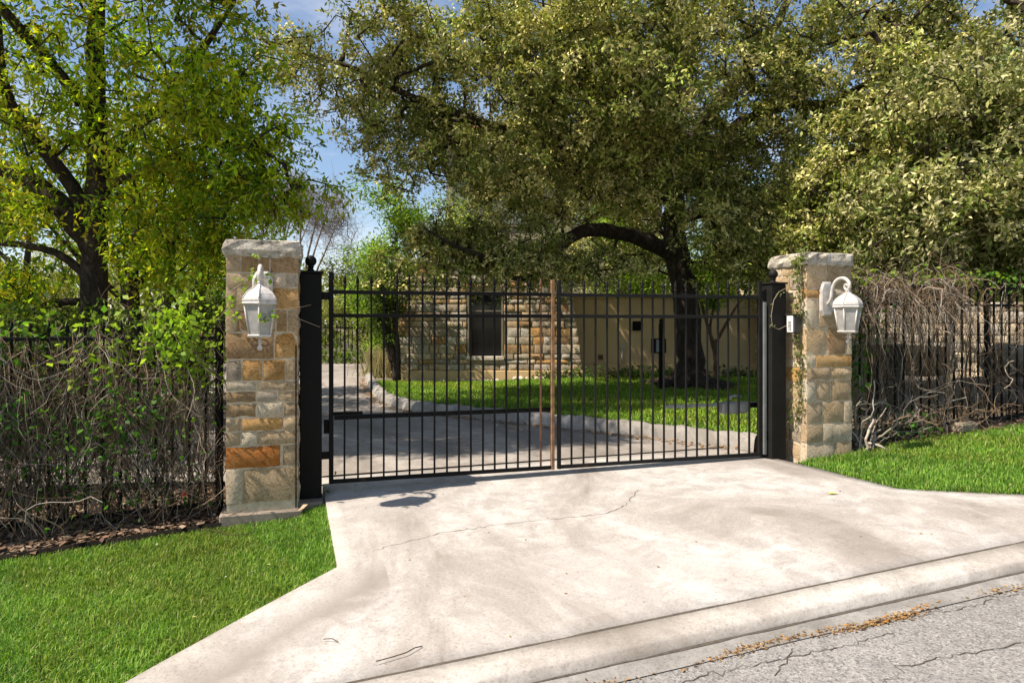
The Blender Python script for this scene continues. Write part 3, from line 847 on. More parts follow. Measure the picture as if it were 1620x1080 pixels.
# ------------------------------------------------------------------ lanterns
def lantern(name, u0, z, label):
    x, y = W2(u0, .31)
    root = empty(name, (x, y, z), ROT, label, 'lantern', 'white lanterns on the gate pillars')
    # local: wall plane y = 0, lamp hangs at y = -.33; z = 0 is the lamp's rim
    cy = -.33
    m = MB()
    pp = [(-.055, -.13), (.055, -.13), (.085, -.07), (.085, .19), (.05, .255), (-.05, .255), (-.085, .19), (-.085, -.07)]
    vs = [(a, 0.0, b) for a, b in pp] + [(a, -.022, b) for a, b in pp] + [(a * .8, -.034, (b - .06) * .88 + .06) for a, b in pp]
    fs = [tuple(16 + i for i in range(8))]
    for r in (0, 8):
        for i in range(8): j = (i + 1) % 8; fs.append((r + i, r + j, r + 8 + j, r + 8 + i))
    m.add(vs, fs); m.obj('back_plate', M_WHITE, root)
    # scroll arm
    pts = [(0, -.03, .0), (0, -.075, .04), (0, -.09, .10), (0, -.10, .17), (0, -.13, .235), (0, -.185, .275), (0, -.25, .285), (0, -.31, .268), (0, -.355, .225), (0, -.36, .18), (0, -.33, .15), (0, -.295, .155), (0, -.28, .185), (0, -.295, .212), (0, -.32, .21), (0, -.322, .188)]
    P = np.array(pts); t = np.linspace(0, 1, len(P)); tt = np.linspace(0, 1, 48)
    sp = np.stack([np.interp(tt, t, P[:, q]) for q in range(3)], 1)
    for _ in range(3): sp[1:-1] = (sp[:-2] + 2 * sp[1:-1] + sp[2:]) / 4
    MB().tube(sp, np.interp(tt, [0, .5, 1], [.017, .019, .010]), 8).obj('scroll_arm', M_WHITE, root)
    H = 6; ro = math.pi / 6
    MB().lathe([(.012, .155), (.020, .15), (.026, .138), (.02, .128), (.03, .115), (.05, .098), (.085, .076), (.118, .048), (.138, .018), (.146, .004)], H, 0, cy, ro, False).obj('roof', M_WHITE, root)
    mb = MB()
    for k in range(H):
        a = ro + 2 * math.pi * k / H
        q = [(.148, .004), (.139, .021), (.119, .051), (.086, .079), (.051, .101), (.03, .118)]
        mb.tube([(r * math.cos(a), cy + r * math.sin(a), zz) for r, zz in q], .0045, 5)
    mb.obj('roof_rib', M_WHITE, root)
    MB().lathe([(.140, .004), (.152, .0), (.154, -.010), (.146, -.014), (.150, -.022), (.156, -.034), (.148, -.044), (.130, -.048)], H, 0, cy, ro, False).obj('rim', M_WHITE, root)
    rt, rb, zt, zb = .132, .092, -.048, -.295
    for k in range(H):
        a = ro + 2 * math.pi * k / H; b = a + 2 * math.pi / H
        c = [(rt * math.cos(a), cy + rt * math.sin(a), zt), (rt * math.cos(b), cy + rt * math.sin(b), zt), (rb * math.cos(b), cy + rb * math.sin(b), zb), (rb * math.cos(a), cy + rb * math.sin(a), zb)]
        ci = [(p[0] * .96, cy + (p[1] - cy) * .96, p[2]) for p in c]
        g = MB(); g.add(c + ci, [(0, 3, 2, 1), (4, 5, 6, 7), (0, 1, 5, 4), (2, 3, 7, 6), (1, 2, 6, 5), (3, 0, 4, 7)])
        g.obj('glass_pane', M_FROST, root)
        MB().tube([(rt * 1.01 * math.cos(a), cy + rt * 1.01 * math.sin(a), zt), (rb * 1.02 * math.cos(a), cy + rb * 1.02 * math.sin(a), zb)], .0075, 6).obj('glazing_bar', M_WHITE, root)
    MB().lathe([(.07, -.288), (.104, -.290), (.108, -.300), (.098, -.312), (.06, -.316), (.03, -.320)], H, 0, cy, ro, False).obj('base_ring', M_WHITE, root)
    MB().lathe([(.016, -.316), (.012, -.35), (.020, -.362), (.010, -.372), (.013, -.382), (.022, -.40), (.017, -.418), (.004, -.425)], 10, 0, cy).obj('finial', M_WHITE, root)
    for s in (-1, 1):
        a = np.linspace(0, 4.2, 14)
        MB().tube([(s * (.015 + .05 * math.sin(q * .75)), cy, -.335 - .035 * (1 - math.cos(q * .9)) + .02 * q / 4) for q in a], .004, 5).obj('scroll', M_RUST2, root)
    return root
lampL = lantern('wall_lantern', -.54, 1.742, 'white scroll arm lantern on the left pillar with green vine sprigs over it')
lampR = lantern('wall_lantern', 5.42, 1.752, 'white scroll arm lantern on the right pillar beside the dry vine hedge')

# ------------------------------------------------------------------ gate posts
def ball_post(name, u0, u1, z0, z1, mat, label):
    x, y = W2((u0 + u1) / 2, 0); h = (u1 - u0) / 2
    root = empty(name, (x, y, z0), ROT, label, 'gate post', 'ball topped posts carrying the gate')
    H = z1 - z0
    MB().box(-h, h, -h, h, 0, H, .008).obj('shaft', mat, root)
    m = MB(); m.box(-h - .015, h + .015, -h - .015, h + .015, H, H + .022, .005)
    m.obj('cap_plate', mat, root)
    b = MB(); prof = [(h * .8, H + .022), (h * .35, H + .032), (.026, H + .042), (.024, H + .062), (.036, H + .066), (.03, H + .072)]
    for q in range(9):
        a = -math.pi / 2 + .45 + (math.pi - .45) * q / 8; prof.append((max(.001, .053 * math.cos(a)), H + .12 + .053 * math.sin(a)))
    b.lathe(prof, 16); b.obj('ball_finial', mat, root)
    return root
pl_post = ball_post('gate_post', -.232, -.035, -.075, 2.005, M_IRON, 'black ball topped steel post between the left pillar and the gate')
pr_post = ball_post('gate_post', 4.865, 5.065, -.01, 1.985, M_IRONGREY, 'dark grey ball topped post by the call box at the right end of the gate')
x, y = W2(-.13, .04)
b = MB(); b.box(-.16, .105, -.20, .16, -.22, .0, .012)
tag(b.obj('post_footing', M_PLINTH, None, (x, y, -.075), (0, 0, ROT)), 'low dark concrete footing under the black left gate post', 'footing')
# cable running down between the pillar and the post
pts = [W2(-.26, .31 + .01 * math.sin(q * 3)) + (1.35 - .16 * q,) for q in range(10)]
tag(MB().tube(pts, .006, 6).obj('cable', M_IRON), 'thin black cable dangling beside the black left gate post', 'cable')

# ------------------------------------------------------------------ gate leaves
Z_B, Z_R2, Z_R1, Z_TIP = .05, 1.615, 1.838, 2.005
def finial_mesh(mat):
    m = MB()
    m.lathe([(.010, 0), (.019, .004), (.019, .014), (.010, .018), (.008, .026), (.017, .038), (.015, .062), (.003, .112), (.0005, .122)], 8)
    return m.mesh('finial', mat)
def picket_mesh(mat, h):
    return MB().box(-.0085, .0085, -.0085, .0085, 0, h).mesh('picket', mat)
def gate_leaf(name, u0, u1, mat, z_off, label, n, fin_missing=(), rusty=None, hinge_side=0, meet_mat=None):
    x, y = W2(u0, 0)
    root = empty(name, (x, y, z_off), ROT, label, 'gate leaf')
    Wd = u1 - u0; sw = .042
    fin = finial_mesh(mat); pk = picket_mesh(mat, Z_R1 + .055 - Z_B - .012); finr = finial_mesh(M_RUST2); pkr = picket_mesh(M_RUST2, Z_R1 + .055 - Z_B - .012)
    lm, rm = (mat, meet_mat or mat) if hinge_side == 0 else (meet_mat or mat, mat)
    tl, trr = (2.03, 1.99) if hinge_side == 0 else (1.99, 2.02)
    sw2 = .034
    MB().box(0, sw if hinge_side == 0 else sw2, -.021, .021, Z_B - .02, tl, .003).obj('stile', lm, root)
    MB().box(Wd - (sw2 if hinge_side == 0 else sw), Wd, -.021, .021, Z_B - .02, trr, .003).obj('stile', rm, root)
    for zz, hh in ((Z_B, .036), (Z_R2, .036), (Z_R1, .036)):
        MB().box((sw if hinge_side == 0 else sw2) - .001, Wd - (sw2 if hinge_side == 0 else sw) + .001, -.0165, .0165, zz - hh / 2, zz + hh / 2, .002).obj('rail', mat, root)
    for i in range(1, n + 1):
        xx = sw / 2 + (Wd - sw) * i / (n + 1)
        rust = rusty is not None and i in rusty
        p = obj('picket', pkr if rust else pk, root, (xx + random.uniform(-.002, .002), 0, Z_B + .012), (random.uniform(-.002, .002), random.uniform(-.003, .003), 0))
        if rust: p['label'] = 'rust streaked picket'
        if i not in fin_missing:
            obj('finial', finr if rust else fin, p, (0, 0, Z_R1 + .055 - Z_B - .012))
    return root
gl = gate_leaf('gate_leaf', .03, 2.287, M_IRON, 0, 'left leaf of the black iron gate with a rusty meeting edge', 17, (4,), (17,), 0, M_RUST)
gr = gate_leaf('gate_leaf', 2.325, 4.80, M_IRONGREY, -.0, 'right leaf of the dark iron gate with a full row of spear tips', 17, (), None, 1)
# hinges
for zz in (1.80, .30):
    MB().box(-.07, .002, -.012, .012, zz - .035, zz + .035, .003).obj('hinge', M_IRON, gl)
for zz in (1.86, .25):
    MB().box(2.472, 2.545, -.014, .014, zz - .05, zz + .05, .003).obj('hinge', M_IRONGREY, gr)
MB().box(2.478, 2.515, -.05, -.024, .05, 1.78, .004).obj('hinge_bar', M_STEEL, gr)
MB().box(.05, 2.25, .03, .07, .625, .665, .004).obj('brace_rail', M_IRON, gl)
MB().box(-.045, .035, .025, .10, .50, .625, .006).obj('bracket', M_IRON, gl)
# gate openers behind the leaves
x, y = W2(-.06, -.24)
op = empty('gate_opener', (x, y, .66), ROT, 'pale grey swing opener housing behind the black left gate post', 'gate opener')
MB().box(-.06, .11, -.05, .05, -.01, .075, .012).obj('housing', M_WHITE, op)
MB().box(.09, .42, -.018, .018, -.02, .012, .004).obj('arm', M_IRON, op)
x, y = W2(3.62, -.10)
op2 = empty('gate_opener', (x, y, .60), ROT, 'grey swing opener with a long steel arm across the right gate leaf', 'gate opener')
MB().box(0, 1.18, -.018, .018, .0, .036, .003).obj('arm', M_STEEL, op2)
m = MB(); m.box(.70, 1.05, -.07, .05, -.085, .045, .02); m.obj('motor_housing', M_STEEL, op2)
MB().tube([(.80, -.02, .05), (.82, -.02, .10), (.90, -.01, .115), (.98, 0, .09)], .018, 8).obj('release_lever', M_STEEL, op2)
MB().box(1.05, 1.23, -.02, .02, -.03, .03, .004).obj('post_bracket', M_IRON, op2)

# call box on the right pillar's inner face
x, y = W2(5.105, .185)
cb = empty('call_box', (x, y, 1.43), ROT, 'small dark call box with a white sticker on the side of the right pillar', 'call box')
m = MB(); m.box(-.06, .055, -.065, .07, .0, .205, .012); m.obj('housing', M_DARKBOX, cb)
MB().box(-.066, -.0605, -.055, .045, .012, .195).obj('sticker', M_LABEL, cb)
for r in range(7):
    wdt = [.05, .03, .055, .055, .05, .055, .05][r]
    MB().box(-.0675, -.0665, -.03 - .0, -.03 + wdt, .028 + r * .016, .037 + r * .016).obj('printed_line', M_INK, cb)
MB().box(-.075, .06, -.075, .075, .2055, .214, .003).obj('rain_lip', M_DARKBOX, cb)

# ------------------------------------------------------------------ iron fences
def fence(name, u0, u1, zt, label, gap=.136, post_at=(), zb_off=.10):
    x, y = W2(u0, 0); root = empty(name, (x, y, 0), ROT, label, 'fence')
    L = u1 - u0
    for zz in (zt, zt - .22): MB().box(0, L, -.016, .016, zz - .017, zz + .017, .002).obj('rail', M_IRON, root)
    za, zc = float(hout(u0, 0)) + zb_off, float(hout(u1, 0)) + zb_off
    r = MB(); r.add([(0, -.016, za - .017), (L, -.016, zc - .017), (L, .016, zc - .017), (0, .016, za - .017), (0, -.016, za + .017), (L, -.016, zc + .017), (L, .016, zc + .017), (0, .016, za + .017)], [(0, 3, 2, 1), (4, 5, 6, 7), (0, 1, 5, 4), (2, 3, 7, 6), (1, 2, 6, 5), (3, 0, 4, 7)])
    r.obj('rail', M_IRON, root)
    k = 0; d = gap * .6
    cache = {}
    while d < L:
        zb = float(hout(u0 + d, 0)) + .03
        hq = round((zt + .06 - zb) / .04) * .04
        if hq not in cache:
            m = MB().box(-.0095, .0095, -.0095, .0095, 0, hq)
            m.lathe([(.010, hq), (.018, hq + .01), (.016, hq + .04), (.001, hq + .10)], 6)
            cache[hq] = m.mesh('picket', M_IRON)
        obj('picket', cache[hq], root, (d, 0, zt + .06 - hq)); d += gap
    for p in post_at:
        zb = float(hout(p, 0)) - .05
        MB().box(p - u0 - .028, p - u0 + .028, -.028, .028, zb, zt + .10, .004).obj('post', M_IRON, root)
    return root
fl = fence('iron_fence', -5.2, -.90, 1.41, 'black iron fence wrapped in dry vines left of the left pillar', post_at=(-.93, -3.3))
fr = fence('iron_fence', 5.84, 11.0, 1.99, 'black iron fence under hanging dead vines right of the right pillar', gap=.133, post_at=(8.2, 10.6))

# ------------------------------------------------------------------ vines on the fences
def strands(n, startf, stepf, nseg, seglen, r0, colpal, R, leaf_every=0):
    """wandering stems; returns segments and tints"""
    P0 = []; P1 = []; R0 = []; R1 = []; T = []
    pos, d = startf(n)
    rad = r0 * R.uniform(.5, 1.6, n)
    col = np.array(colpal)[R.integers(0, len(colpal), n)] * R.uniform(.6, 1.3, (n, 1))
    life = R.integers(max(2, nseg // 3), nseg + 1, n)
    for s in range(nseg):
        al = s < life
        d = stepf(pos, d, s)
        d = d / (np.linalg.norm(d, axis=1)[:, None] + 1e-9)
        q = pos + d * seglen * R.uniform(.7, 1.3, (n, 1))
        P0.append(pos[al]); P1.append(q[al]); R0.append(rad[al]); rad = rad * .95; R1.append(rad[al]); T.append(col[al])
        pos = q
    return [np.concatenate(a) for a in (P0, P1, R0, R1, T)]
def vine(name, label, u0, u1, ztop, groups, leafspec, seed, cat='vine'):
    R = np.random.default_rng(seed)
    x, y = W2(u0, 0); root = empty(name, (x, y, 0), ROT, label, cat)
    A = []
    for g in groups:
        A.append(strands(g['n'], g['start'](R), g['step'](R), g['seg'], g['len'], g['r'], g['pal'], R))
    P0, P1, R0, R1, T = [np.concatenate(a) for a in zip(*A)]
    # fine side twigs
    k = R.random(len(P0)) < .30; b0 = P0[k] + (P1[k] - P0[k]) * R.random((k.sum(), 1)); d = (P1[k] - P0[k]); d = d / (np.linalg.norm(d, axis=1)[:, None] + 1e-9) + R.normal(0, .7, d.shape); d[:, 1] *= .6
    e0 = b0 + d * R.uniform(.02, .06, (len(d), 1)); e1 = e0 + (d + R.normal(0, .5, d.shape)) * R.uniform(.02, .05, (len(d), 1)); tr_ = np.full(len(d), .0019); tt_ = T[k] * .9
    P0 = np.concatenate([P0, b0, e0]); P1 = np.concatenate([P1, e0, e1]); R0 = np.concatenate([R0, tr_, tr_ * .8]); R1 = np.concatenate([R1, tr_ * .8, tr_ * .5]); T = np.concatenate([T, tt_, tt_])
    # keep above the ground
    for P in (P0, P1):
        zg = hout(u0 + P[:, 0], -P[:, 1]) - .01; P[:, 2] = np.maximum(P[:, 2], zg)
    V, Fc = seg_tubes(P0, P1, R0, R1, 4)
    ok = np.linalg.norm(P1 - P0, axis=1) > 1e-5
    T = np.repeat(T[ok], 8, 0)
    tag(obj('stems', mesh_np('stems', V, Fc, M_DRY, False, T), root), kind='stuff')
    V_, F_, T_ = [], [], []
    b = 0
    for (cx, cy, cz, sx, sy, sz, n, L, pal) in leafspec:
        P = np.stack([R.normal(cx, sx, n), R.normal(cy, sy, n), R.normal(cz, sz, n)], 1)
        P[:, 2] = np.maximum(P[:, 2], hout(u0 + P[:, 0], -P[:, 1]) + .02)
        LL = L * R.uniform(.6, 1.3, n)
        v, f = leaf_quads(P, LL, LL * .62, up=.5, R=R)
        V_.append(v); F_.append(f + b); b += len(v)
        c = np.array(pal)[R.integers(0, len(pal), n)] * R.uniform(.7, 1.3, (n, 1)); T_.append(np.repeat(c, 4, 0))
    tag(obj('leaves', mesh_np('leaves', np.concatenate(V_), np.concatenate(F_), M_LEAF, False, np.concatenate(T_)), root), kind='stuff')
    return root
DRYP = [(.28, .205, .135), (.17, .115, .07), (.42, .34, .25), (.10, .066, .04), (.23, .15, .088), (.13, .085, .05), (.33, .29, .24)]
DARKP = [(.09, .065, .045), (.13, .10, .075), (.06, .045, .03)]
GRN = [(.06, .16, .02), (.09, .22, .03), (.04, .11, .015), (.12, .27, .03)]
YGR = [(.24, .36, .03), (.30, .40, .05), (.17, .30, .03)]

def st_box(x0, x1, y0, y1, z0, z1, dz, spread=.6):
    def mk(R):
        def f(n):
            p = np.stack([R.uniform(x0, x1, n), R.uniform(y0, y1, n), R.uniform(z0, z1, n)], 1)
            d = R.normal(0, spread, (n, 3)); d[:, 1] *= .4; d[:, 2] += dz
            return p, d
        return f
    return mk
def wander(a, grav=0.0, pull=.25, yc=0.0, gz=None):
    def mk(R):
        def f(p, d, s):
            d = d / (np.linalg.norm(d, axis=1)[:, None] + 1e-9) + R.normal(0, a, d.shape)
            d[:, 2] += grav; d[:, 1] -= pull * (p[:, 1] - yc); return d
        return f
    return mk
u0 = -5.2
Wl = 4.3
vl = vine('dry_vine', 'tangle of dry grey vines with green sprigs along the left fence', u0, -.9, 1.41, [
    dict(n=800, start=st_box(.4, Wl, -.20, .14, .8, 1.55, -1.4, .5), step=wander(.30, -.22, .6), seg=15, len=.10, r=.0026, pal=DRYP),
    dict(n=760, start=st_box(.4, Wl, -.15, .16, -.25, .2, 1.2, .6), step=wander(.26, .12, .6), seg=15, len=.10, r=.0028, pal=DRYP),
    dict(n=420, start=st_box(.4, Wl, -.2, .16, .0, 1.4, -.6, .8), step=wander(.42, -.05, .6), seg=12, len=.075, r=.0023, pal=DRYP),
    dict(n=110, start=st_box(.4, Wl, -.1, .14, -.25, -.1, 2.5, .3), step=wander(.22, .12, .8), seg=18, len=.10, r=.007, pal=DARKP),
    dict(n=320, start=st_box(1.9, 2.9, -.18, .05, .7, 1.45, -1.6, .3), step=wander(.22, -.3, .5), seg=15, len=.10, r=.0023, pal=DRYP),
    dict(n=60, start=st_box(.4, Wl, -.40, -.1, -.25, -.1, .8, .9), step=wander(.35, -.12, .4, -.25), seg=10, len=.12, r=.0034, pal=DRYP),
], [
    (2.25, -.24, 1.28, .20, .06, .12, 190, .08, GRN), (2.05, -.24, 1.02, .15, .06, .2, 240, .075, GRN), (1.75, -.24, 1.2, .12, .06, .2, 200, .08, GRN), (1.95, -.24, .35, .12, .05, .12, 110, .075, GRN), (2.75, -.24, .78, .15, .05, .12, 90, .06, GRN), (1.85, -.22, .7, .2, .06, .35, 280, .085, GRN),
    (2.5, -.08, 1.18, .12, .08, .1, 50, .06, GRN), (1.6, 0, 1.1, .3, .1, .4, 520, .08, GRN), (2.3, .05, 1.4, .5, .1, .1, 260, .075, GRN), (1.9, .1, .9, .4, .1, .4, 300, .08, [(.03, .07, .012), (.04, .10, .015)]), (3.0, .1, .8, .6, .1, .4, 260, .07, [(.04, .08, .012), (.06, .11, .02)]),
    (3.55, -.24, .75, .28, .05, .22, 300, .055, GRN), (3.35, -.24, .45, .3, .05, .25, 190, .05, GRN), (2.9, -.1, .5, .3, .1, .3, 90, .055, GRN), (3.3, -.05, .05, .8, .1, .1, 160, .05, GRN),
    (3.35, -.14, 1.15, .22, .08, .09, 46, .085, YGR), (3.98, -.16, 1.48, .17, .12, .18, 420, .062, YGR), (4.08, -.14, 1.18, .12, .08, .16, 170, .06, YGR), (3.75, -.16, 1.32, .2, .1, .1, 110, .06, YGR), (3.1, .05, 1.5, .8, .12, .09, 200, .06, YGR),
    (2.45, -.12, .42, .10, .05, .05, 16, .075, YGR),
], 21)
u0 = 5.84
vr = vine('dry_vine', 'thatch of dead brown vines hanging over the right fence', u0, 11, 1.99, [
    dict(n=620, start=st_box(.0, 1.9, -.22, .15, 1.75, 2.12, .1, 1.0), step=wander(.28, -.36, .5, -.1), seg=10, len=.085, r=.0034, pal=DRYP),
    dict(n=130, start=st_box(2.0, 4.9, -.15, .12, 1.7, 2.1, .0, .8), step=wander(.32, -.3, .5), seg=9, len=.085, r=.004, pal=DRYP),
    dict(n=190, start=st_box(.0, 2.3, -.16, .12, 1.2, 2.0, -1.5, .5), step=wander(.24, -.3, .6), seg=18, len=.10, r=.0034, pal=DRYP),
    dict(n=240, start=st_box(.0, 2.2, -.25, .1, .0, .3, .8, 1.0), step=wander(.4, -.02, .6, -.1), seg=13, len=.10, r=.0032, pal=DRYP),
    dict(n=34, start=st_box(.0, 4.6, -.05, .08, .05, .2, 2.5, .3), step=wander(.2, .15, .8), seg=19, len=.10, r=.009, pal=DARKP),
    dict(n=150, start=st_box(2.0, 4.8, -.12, .1, .1, 1.6, .3, .9), step=wander(.42, -.05, .6), seg=12, len=.085, r=.0034, pal=DRYP),
    dict(n=14, start=st_box(.02, .25, -.40, -.10, -.02, .10, 1.6, .5), step=wander(.3, .08, .4, -.22), seg=13, len=.075, r=.013, pal=[(.40, .36, .29), (.33, .28, .22)]),
], [
    (.25, .0, .95, .12, .1, .25, 260, .075, GRN), (.35, 0, 1.5, .2, .1, .15, 130, .07, GRN), (.15, 0, 1.85, .12, .1, .15, 110, .07, YGR), (.9, -.15, .25, .3, .1, .12, 170, .07, GRN),
    (1.2, 0, 2.1, .9, .15, .07, 260, .055, YGR), (3.2, 0, 2.05, .9, .15, .1, 300, .06, GRN),
], 33)
# loose twigs and lantern sprigs of the left pillar
def creeper(name, label, stems, leaves, L, pal, seed, r=.003, per=9, sig=.02):
    R = np.random.default_rng(seed)
    root = empty(name, tuple(stems[0][0]), 0, label, 'vine'); o = np.array(stems[0][0])
    mb = MB()
    for s in stems: mb.tube(np.array(s) - o, r, 5)
    mb.obj('stem', simple(name + '_stem', (.30, .24, .15), .8), root)
    P = np.concatenate([np.array(l) + R.normal(0, sig, (per, 3)) for l in leaves]) - o
    LL = L * R.uniform(.6, 1.3, len(P)); v, f = leaf_quads(P, LL, LL * .6, up=.5, R=R)
    c = np.array(pal)[R.integers(0, len(pal), len(P))] * R.uniform(.7, 1.3, (len(P), 1))
    tag(obj('leaves', mesh_np('leaves', v, f, M_LEAF, False, np.repeat(c, 4, 0)), root), kind='stuff')
    return root
def LPt(px, py, v):                 # point on the plane v = const seen at a pixel
    k_ = (px - 810) / F; d = (v - UY * -G0[0] - UX * G0[1]) / (UY * k_ - UX)
    return (k_ * d, d, CAMZ - (py - HOR) / F * d)
creeper('lantern_creeper', 'thin creeper with bright sprigs trailing across the left lantern', [
    [LPt(345, 505, .36), LPt(365, 480, .40), LPt(385, 468, .42), LPt(405, 450, .48), LPt(413, 440, .5), LPt(422, 446, .52), LPt(428, 458, .6), LPt(427, 500, .74), LPt(430, 508, .75)],
    [LPt(413, 440, .5), LPt(410, 425, .42), LPt(408, 402, .40)],
    [LPt(352, 472, .36), LPt(368, 458, .36), LPt(388, 445, .38), LPt(398, 440, .4), LPt(412, 444, .5)],
    [LPt(370, 500, .34), LPt(410, 490, .36), LPt(450, 489, .36), LPt(475, 486, .30), LPt(492, 482, .2)],
    [LPt(440, 490, .36), LPt(475, 505, .30), LPt(500, 515, .12), LPt(520, 522, .04)],
], [LPt(406, 403, .40), LPt(400, 427, .42), LPt(404, 432, .45), LPt(424, 438, .52), LPt(388, 452, .42), LPt(370, 474, .40), LPt(371, 498, .36), LPt(358, 490, .36), LPt(430, 505, .75), LPt(432, 498, .75), LPt(412, 505, .78), LPt(378, 443, .36), LPt(364, 470, .38)], .05, YGR, 5, .0028, 6, .018)
def LFace(py, v, off=.02):          # on the right pillar's inner face
    x, y = W2(5.15 - off, v); d = y; return (x, y, CAMZ - (py - HOR) / F * d)
st1 = [LFace(398, .28), LFace(420, .26), LFace(450, .22), LFace(480, .24), LFace(500, .25), LFace(540, .20), LFace(570, .25), LFace(600, .23), LFace(640, .24), LFace(670, .12)]
st2 = [LFace(405, .15, .06), LFace(430, .25), LFace(470, .27), LFace(500, .26, .03)]
P1 = np.array(st1); q = np.linspace(0, len(P1) - 1, 42); lv = [tuple(np.array([np.interp(a, range(len(P1)), P1[:, k]) for k in range(3)])) for a in q]
creeper('pillar_creeper', 'green creeper climbing the gate side of the right pillar up over its cap', [st1, st2], lv + [LFace(402 + 3 * k, .30 - .02 * k, .03) for k in range(8)], .045, [(.16, .19, .06), (.22, .24, .09), (.11, .15, .04)], 8, .005, 13, .035)
creeper('post_creeper', 'wisp of creeper around the top of the right gate post', [[LPt(1245, 455, .12), LPt(1232, 462, .12), LPt(1224, 475, .13), LPt(1220, 500, .13), LPt(1222, 516, .13), LPt(1232, 521, .14), LPt(1244, 515, .15)]], [LPt(1228, 468, .12), LPt(1221, 480, .13), LPt(1220, 500, .13), LPt(1236, 460, .12), LPt(1222, 515, .13)], .028, [(.30, .33, .16), (.22, .27, .10)], 18, .0035, 5, .012)

# ------------------------------------------------------------------ trees
def polyline(pts, step=.2):
    P = np.array([p[:3] for p in pts], float); R = np.array([p[3] for p in pts], float)
    s = np.concatenate([[0], np.cumsum(np.linalg.norm(np.diff(P, axis=0), axis=1))])
    m = max(3, int(s[-1] / step)); q = np.linspace(0, s[-1], m)
    Q = np.stack([np.interp(q, s, P[:, k]) for k in range(3)], 1); rr = np.interp(q, s, R)
    for _ in range(2): Q[1:-1] = (Q[:-2] + 2 * Q[1:-1] + Q[2:]) / 4
    return Q, rr
def limb_mesh(mb, Q, R, n, Rg, knob=.06):
    k = len(Q)
    j = Rg.normal(0, 1, (k, 3)) * (R[:, None] * knob)
    mb.tube(Q + j, R * (1 + Rg.normal(0, knob, k)), n)
def tree(name, label, base, limbs, blobs, leaf, bark, leafmat, seed, group=None, twig=.0075, cat='tree', bare=False, roots=False, spread=.20, limb_n=10, clump=0):
    """limbs: polylines of (x, y, z, radius) in world space, first one is the trunk; blobs: (x, y, z, rx, ry, rz, clusters)"""
    R = np.random.default_rng(seed)
    root = empty(name, base, 0, label, cat, group); o = np.array(base, float)
    mb = MB(); nodes = []; 
    for li, l in enumerate(limbs):
        Q, rr = polyline([(p[0] - o[0], p[1] - o[1], p[2] - o[2], p[3]) for p in l])
        limb_mesh(mb, Q, rr, limb_n if rr[0] > .06 else 6, R)
        nodes.append(Q if li else Q[len(Q) // 3:])
    if roots:
        r0 = limbs[0][0][3]
        for k in range(9):
            a = k * .7 + R.uniform(-.2, .2); L = r0 * R.uniform(1.6, 3.6)
            mb.tube([(math.cos(a) * r0 * .5, math.sin(a) * r0 * .5, .34), (math.cos(a) * r0 * 1.0, math.sin(a) * r0 * 1.0, .13), (math.cos(a) * (r0 + L * .5), math.sin(a) * (r0 + L * .5), .05), (math.cos(a + .2) * (r0 + L), math.sin(a + .2) * (r0 + L), -.05)], [r0 * .42, r0 * .36, r0 * .24, .02], 8)
    cent = []
    for (bx, by, bz, rx, ry, rz, nc) in blobs:
        d = R.normal(size=(nc, 3)); d /= np.linalg.norm(d, axis=1)[:, None]
        rad = R.random(nc) ** .45
        p = d * rad[:, None] * np.array((rx, ry, rz)) + np.array((bx, by, bz)) - o
        if clump and nc >= 12:                  # clusters gather on boughs, with gaps between
            ns = max(3, nc // clump); p = p[R.integers(0, ns, nc)] + R.normal(0, 1, (nc, 3)) * np.array((.34, .34, .20))
        cent.append(p)
    cent = np.concatenate(cent)
    NB = np.concatenate(nodes); cap = len(NB) + len(cent) * 14 + 10
    A = np.zeros((cap, 3)); A[:len(NB)] = NB; cnt = len(NB); par = -np.ones(cap, int); wgt = np.zeros(cap)
    d0 = np.array([np.min(((NB - c) ** 2).sum(1)) for c in cent]); order = np.argsort(d0)
    tips = np.zeros(len(cent), int)
    for ci in order:
        c = cent[ci]; dd = ((A[:cnt] - c) ** 2).sum(1); pi = int(np.argmin(dd)); L = math.sqrt(dd[pi])
        m = min(12, max(1, int(L / .28))); a = A[pi].copy(); prev = pi
        for q in range(1, m + 1):
            t = q / m; p = a + (c - a) * t
            if q < m: p = p + R.normal(0, .045 * min(1, L), 3) + np.array((0, 0, .10 * L * t * (1 - t)))
            A[cnt] = p; par[cnt] = prev; prev = cnt; cnt += 1
        tips[ci] = prev
    wgt[tips] += 1
    for k in range(cnt - 1, -1, -1):
        if par[k] >= 0: wgt[par[k]] += wgt[k]
    e = np.where(par[:cnt] >= 0)[0]
    rc = twig * np.maximum(wgt[e], 1) ** .42; rp = np.minimum(twig * np.maximum(wgt[par[e]], 1) ** .42, rc * 1.35)
    V, Fc = seg_tubes(A[par[e]], A[e], rp, rc, 5)
    mb2 = mb.mesh('trunk', bark); tr = obj('trunk', mb2, root)
    tag(obj('branches', mesh_np('branches', V, Fc, bark, True), tr), kind='stuff')
    if bare:
        # fine bare twigs in place of leaves
        n = bare; P = np.repeat(cent, n, 0) + R.normal(0, spread * .3, (len(cent) * n, 3))
        d = R.normal(size=P.shape) + np.array((0, 0, .7)); d /= np.linalg.norm(d, axis=1)[:, None]
        L = R.uniform(.25, .7, len(P))[:, None]
        V, Fc = seg_tubes(P, P + d * L, np.full(len(P), twig * .55), np.full(len(P), twig * .3), 3)
        tag(obj('crown', mesh_np('crown', V, Fc, bark), root), kind='stuff')
        return root
    n = leaf['n']
    P = np.repeat(cent, n, 0); out = R.normal(size=P.shape); out /= np.linalg.norm(out, axis=1)[:, None]
    P = P + out * (R.random((len(P), 1)) ** .6) * spread * np.array((1.15, 1.15, .85))
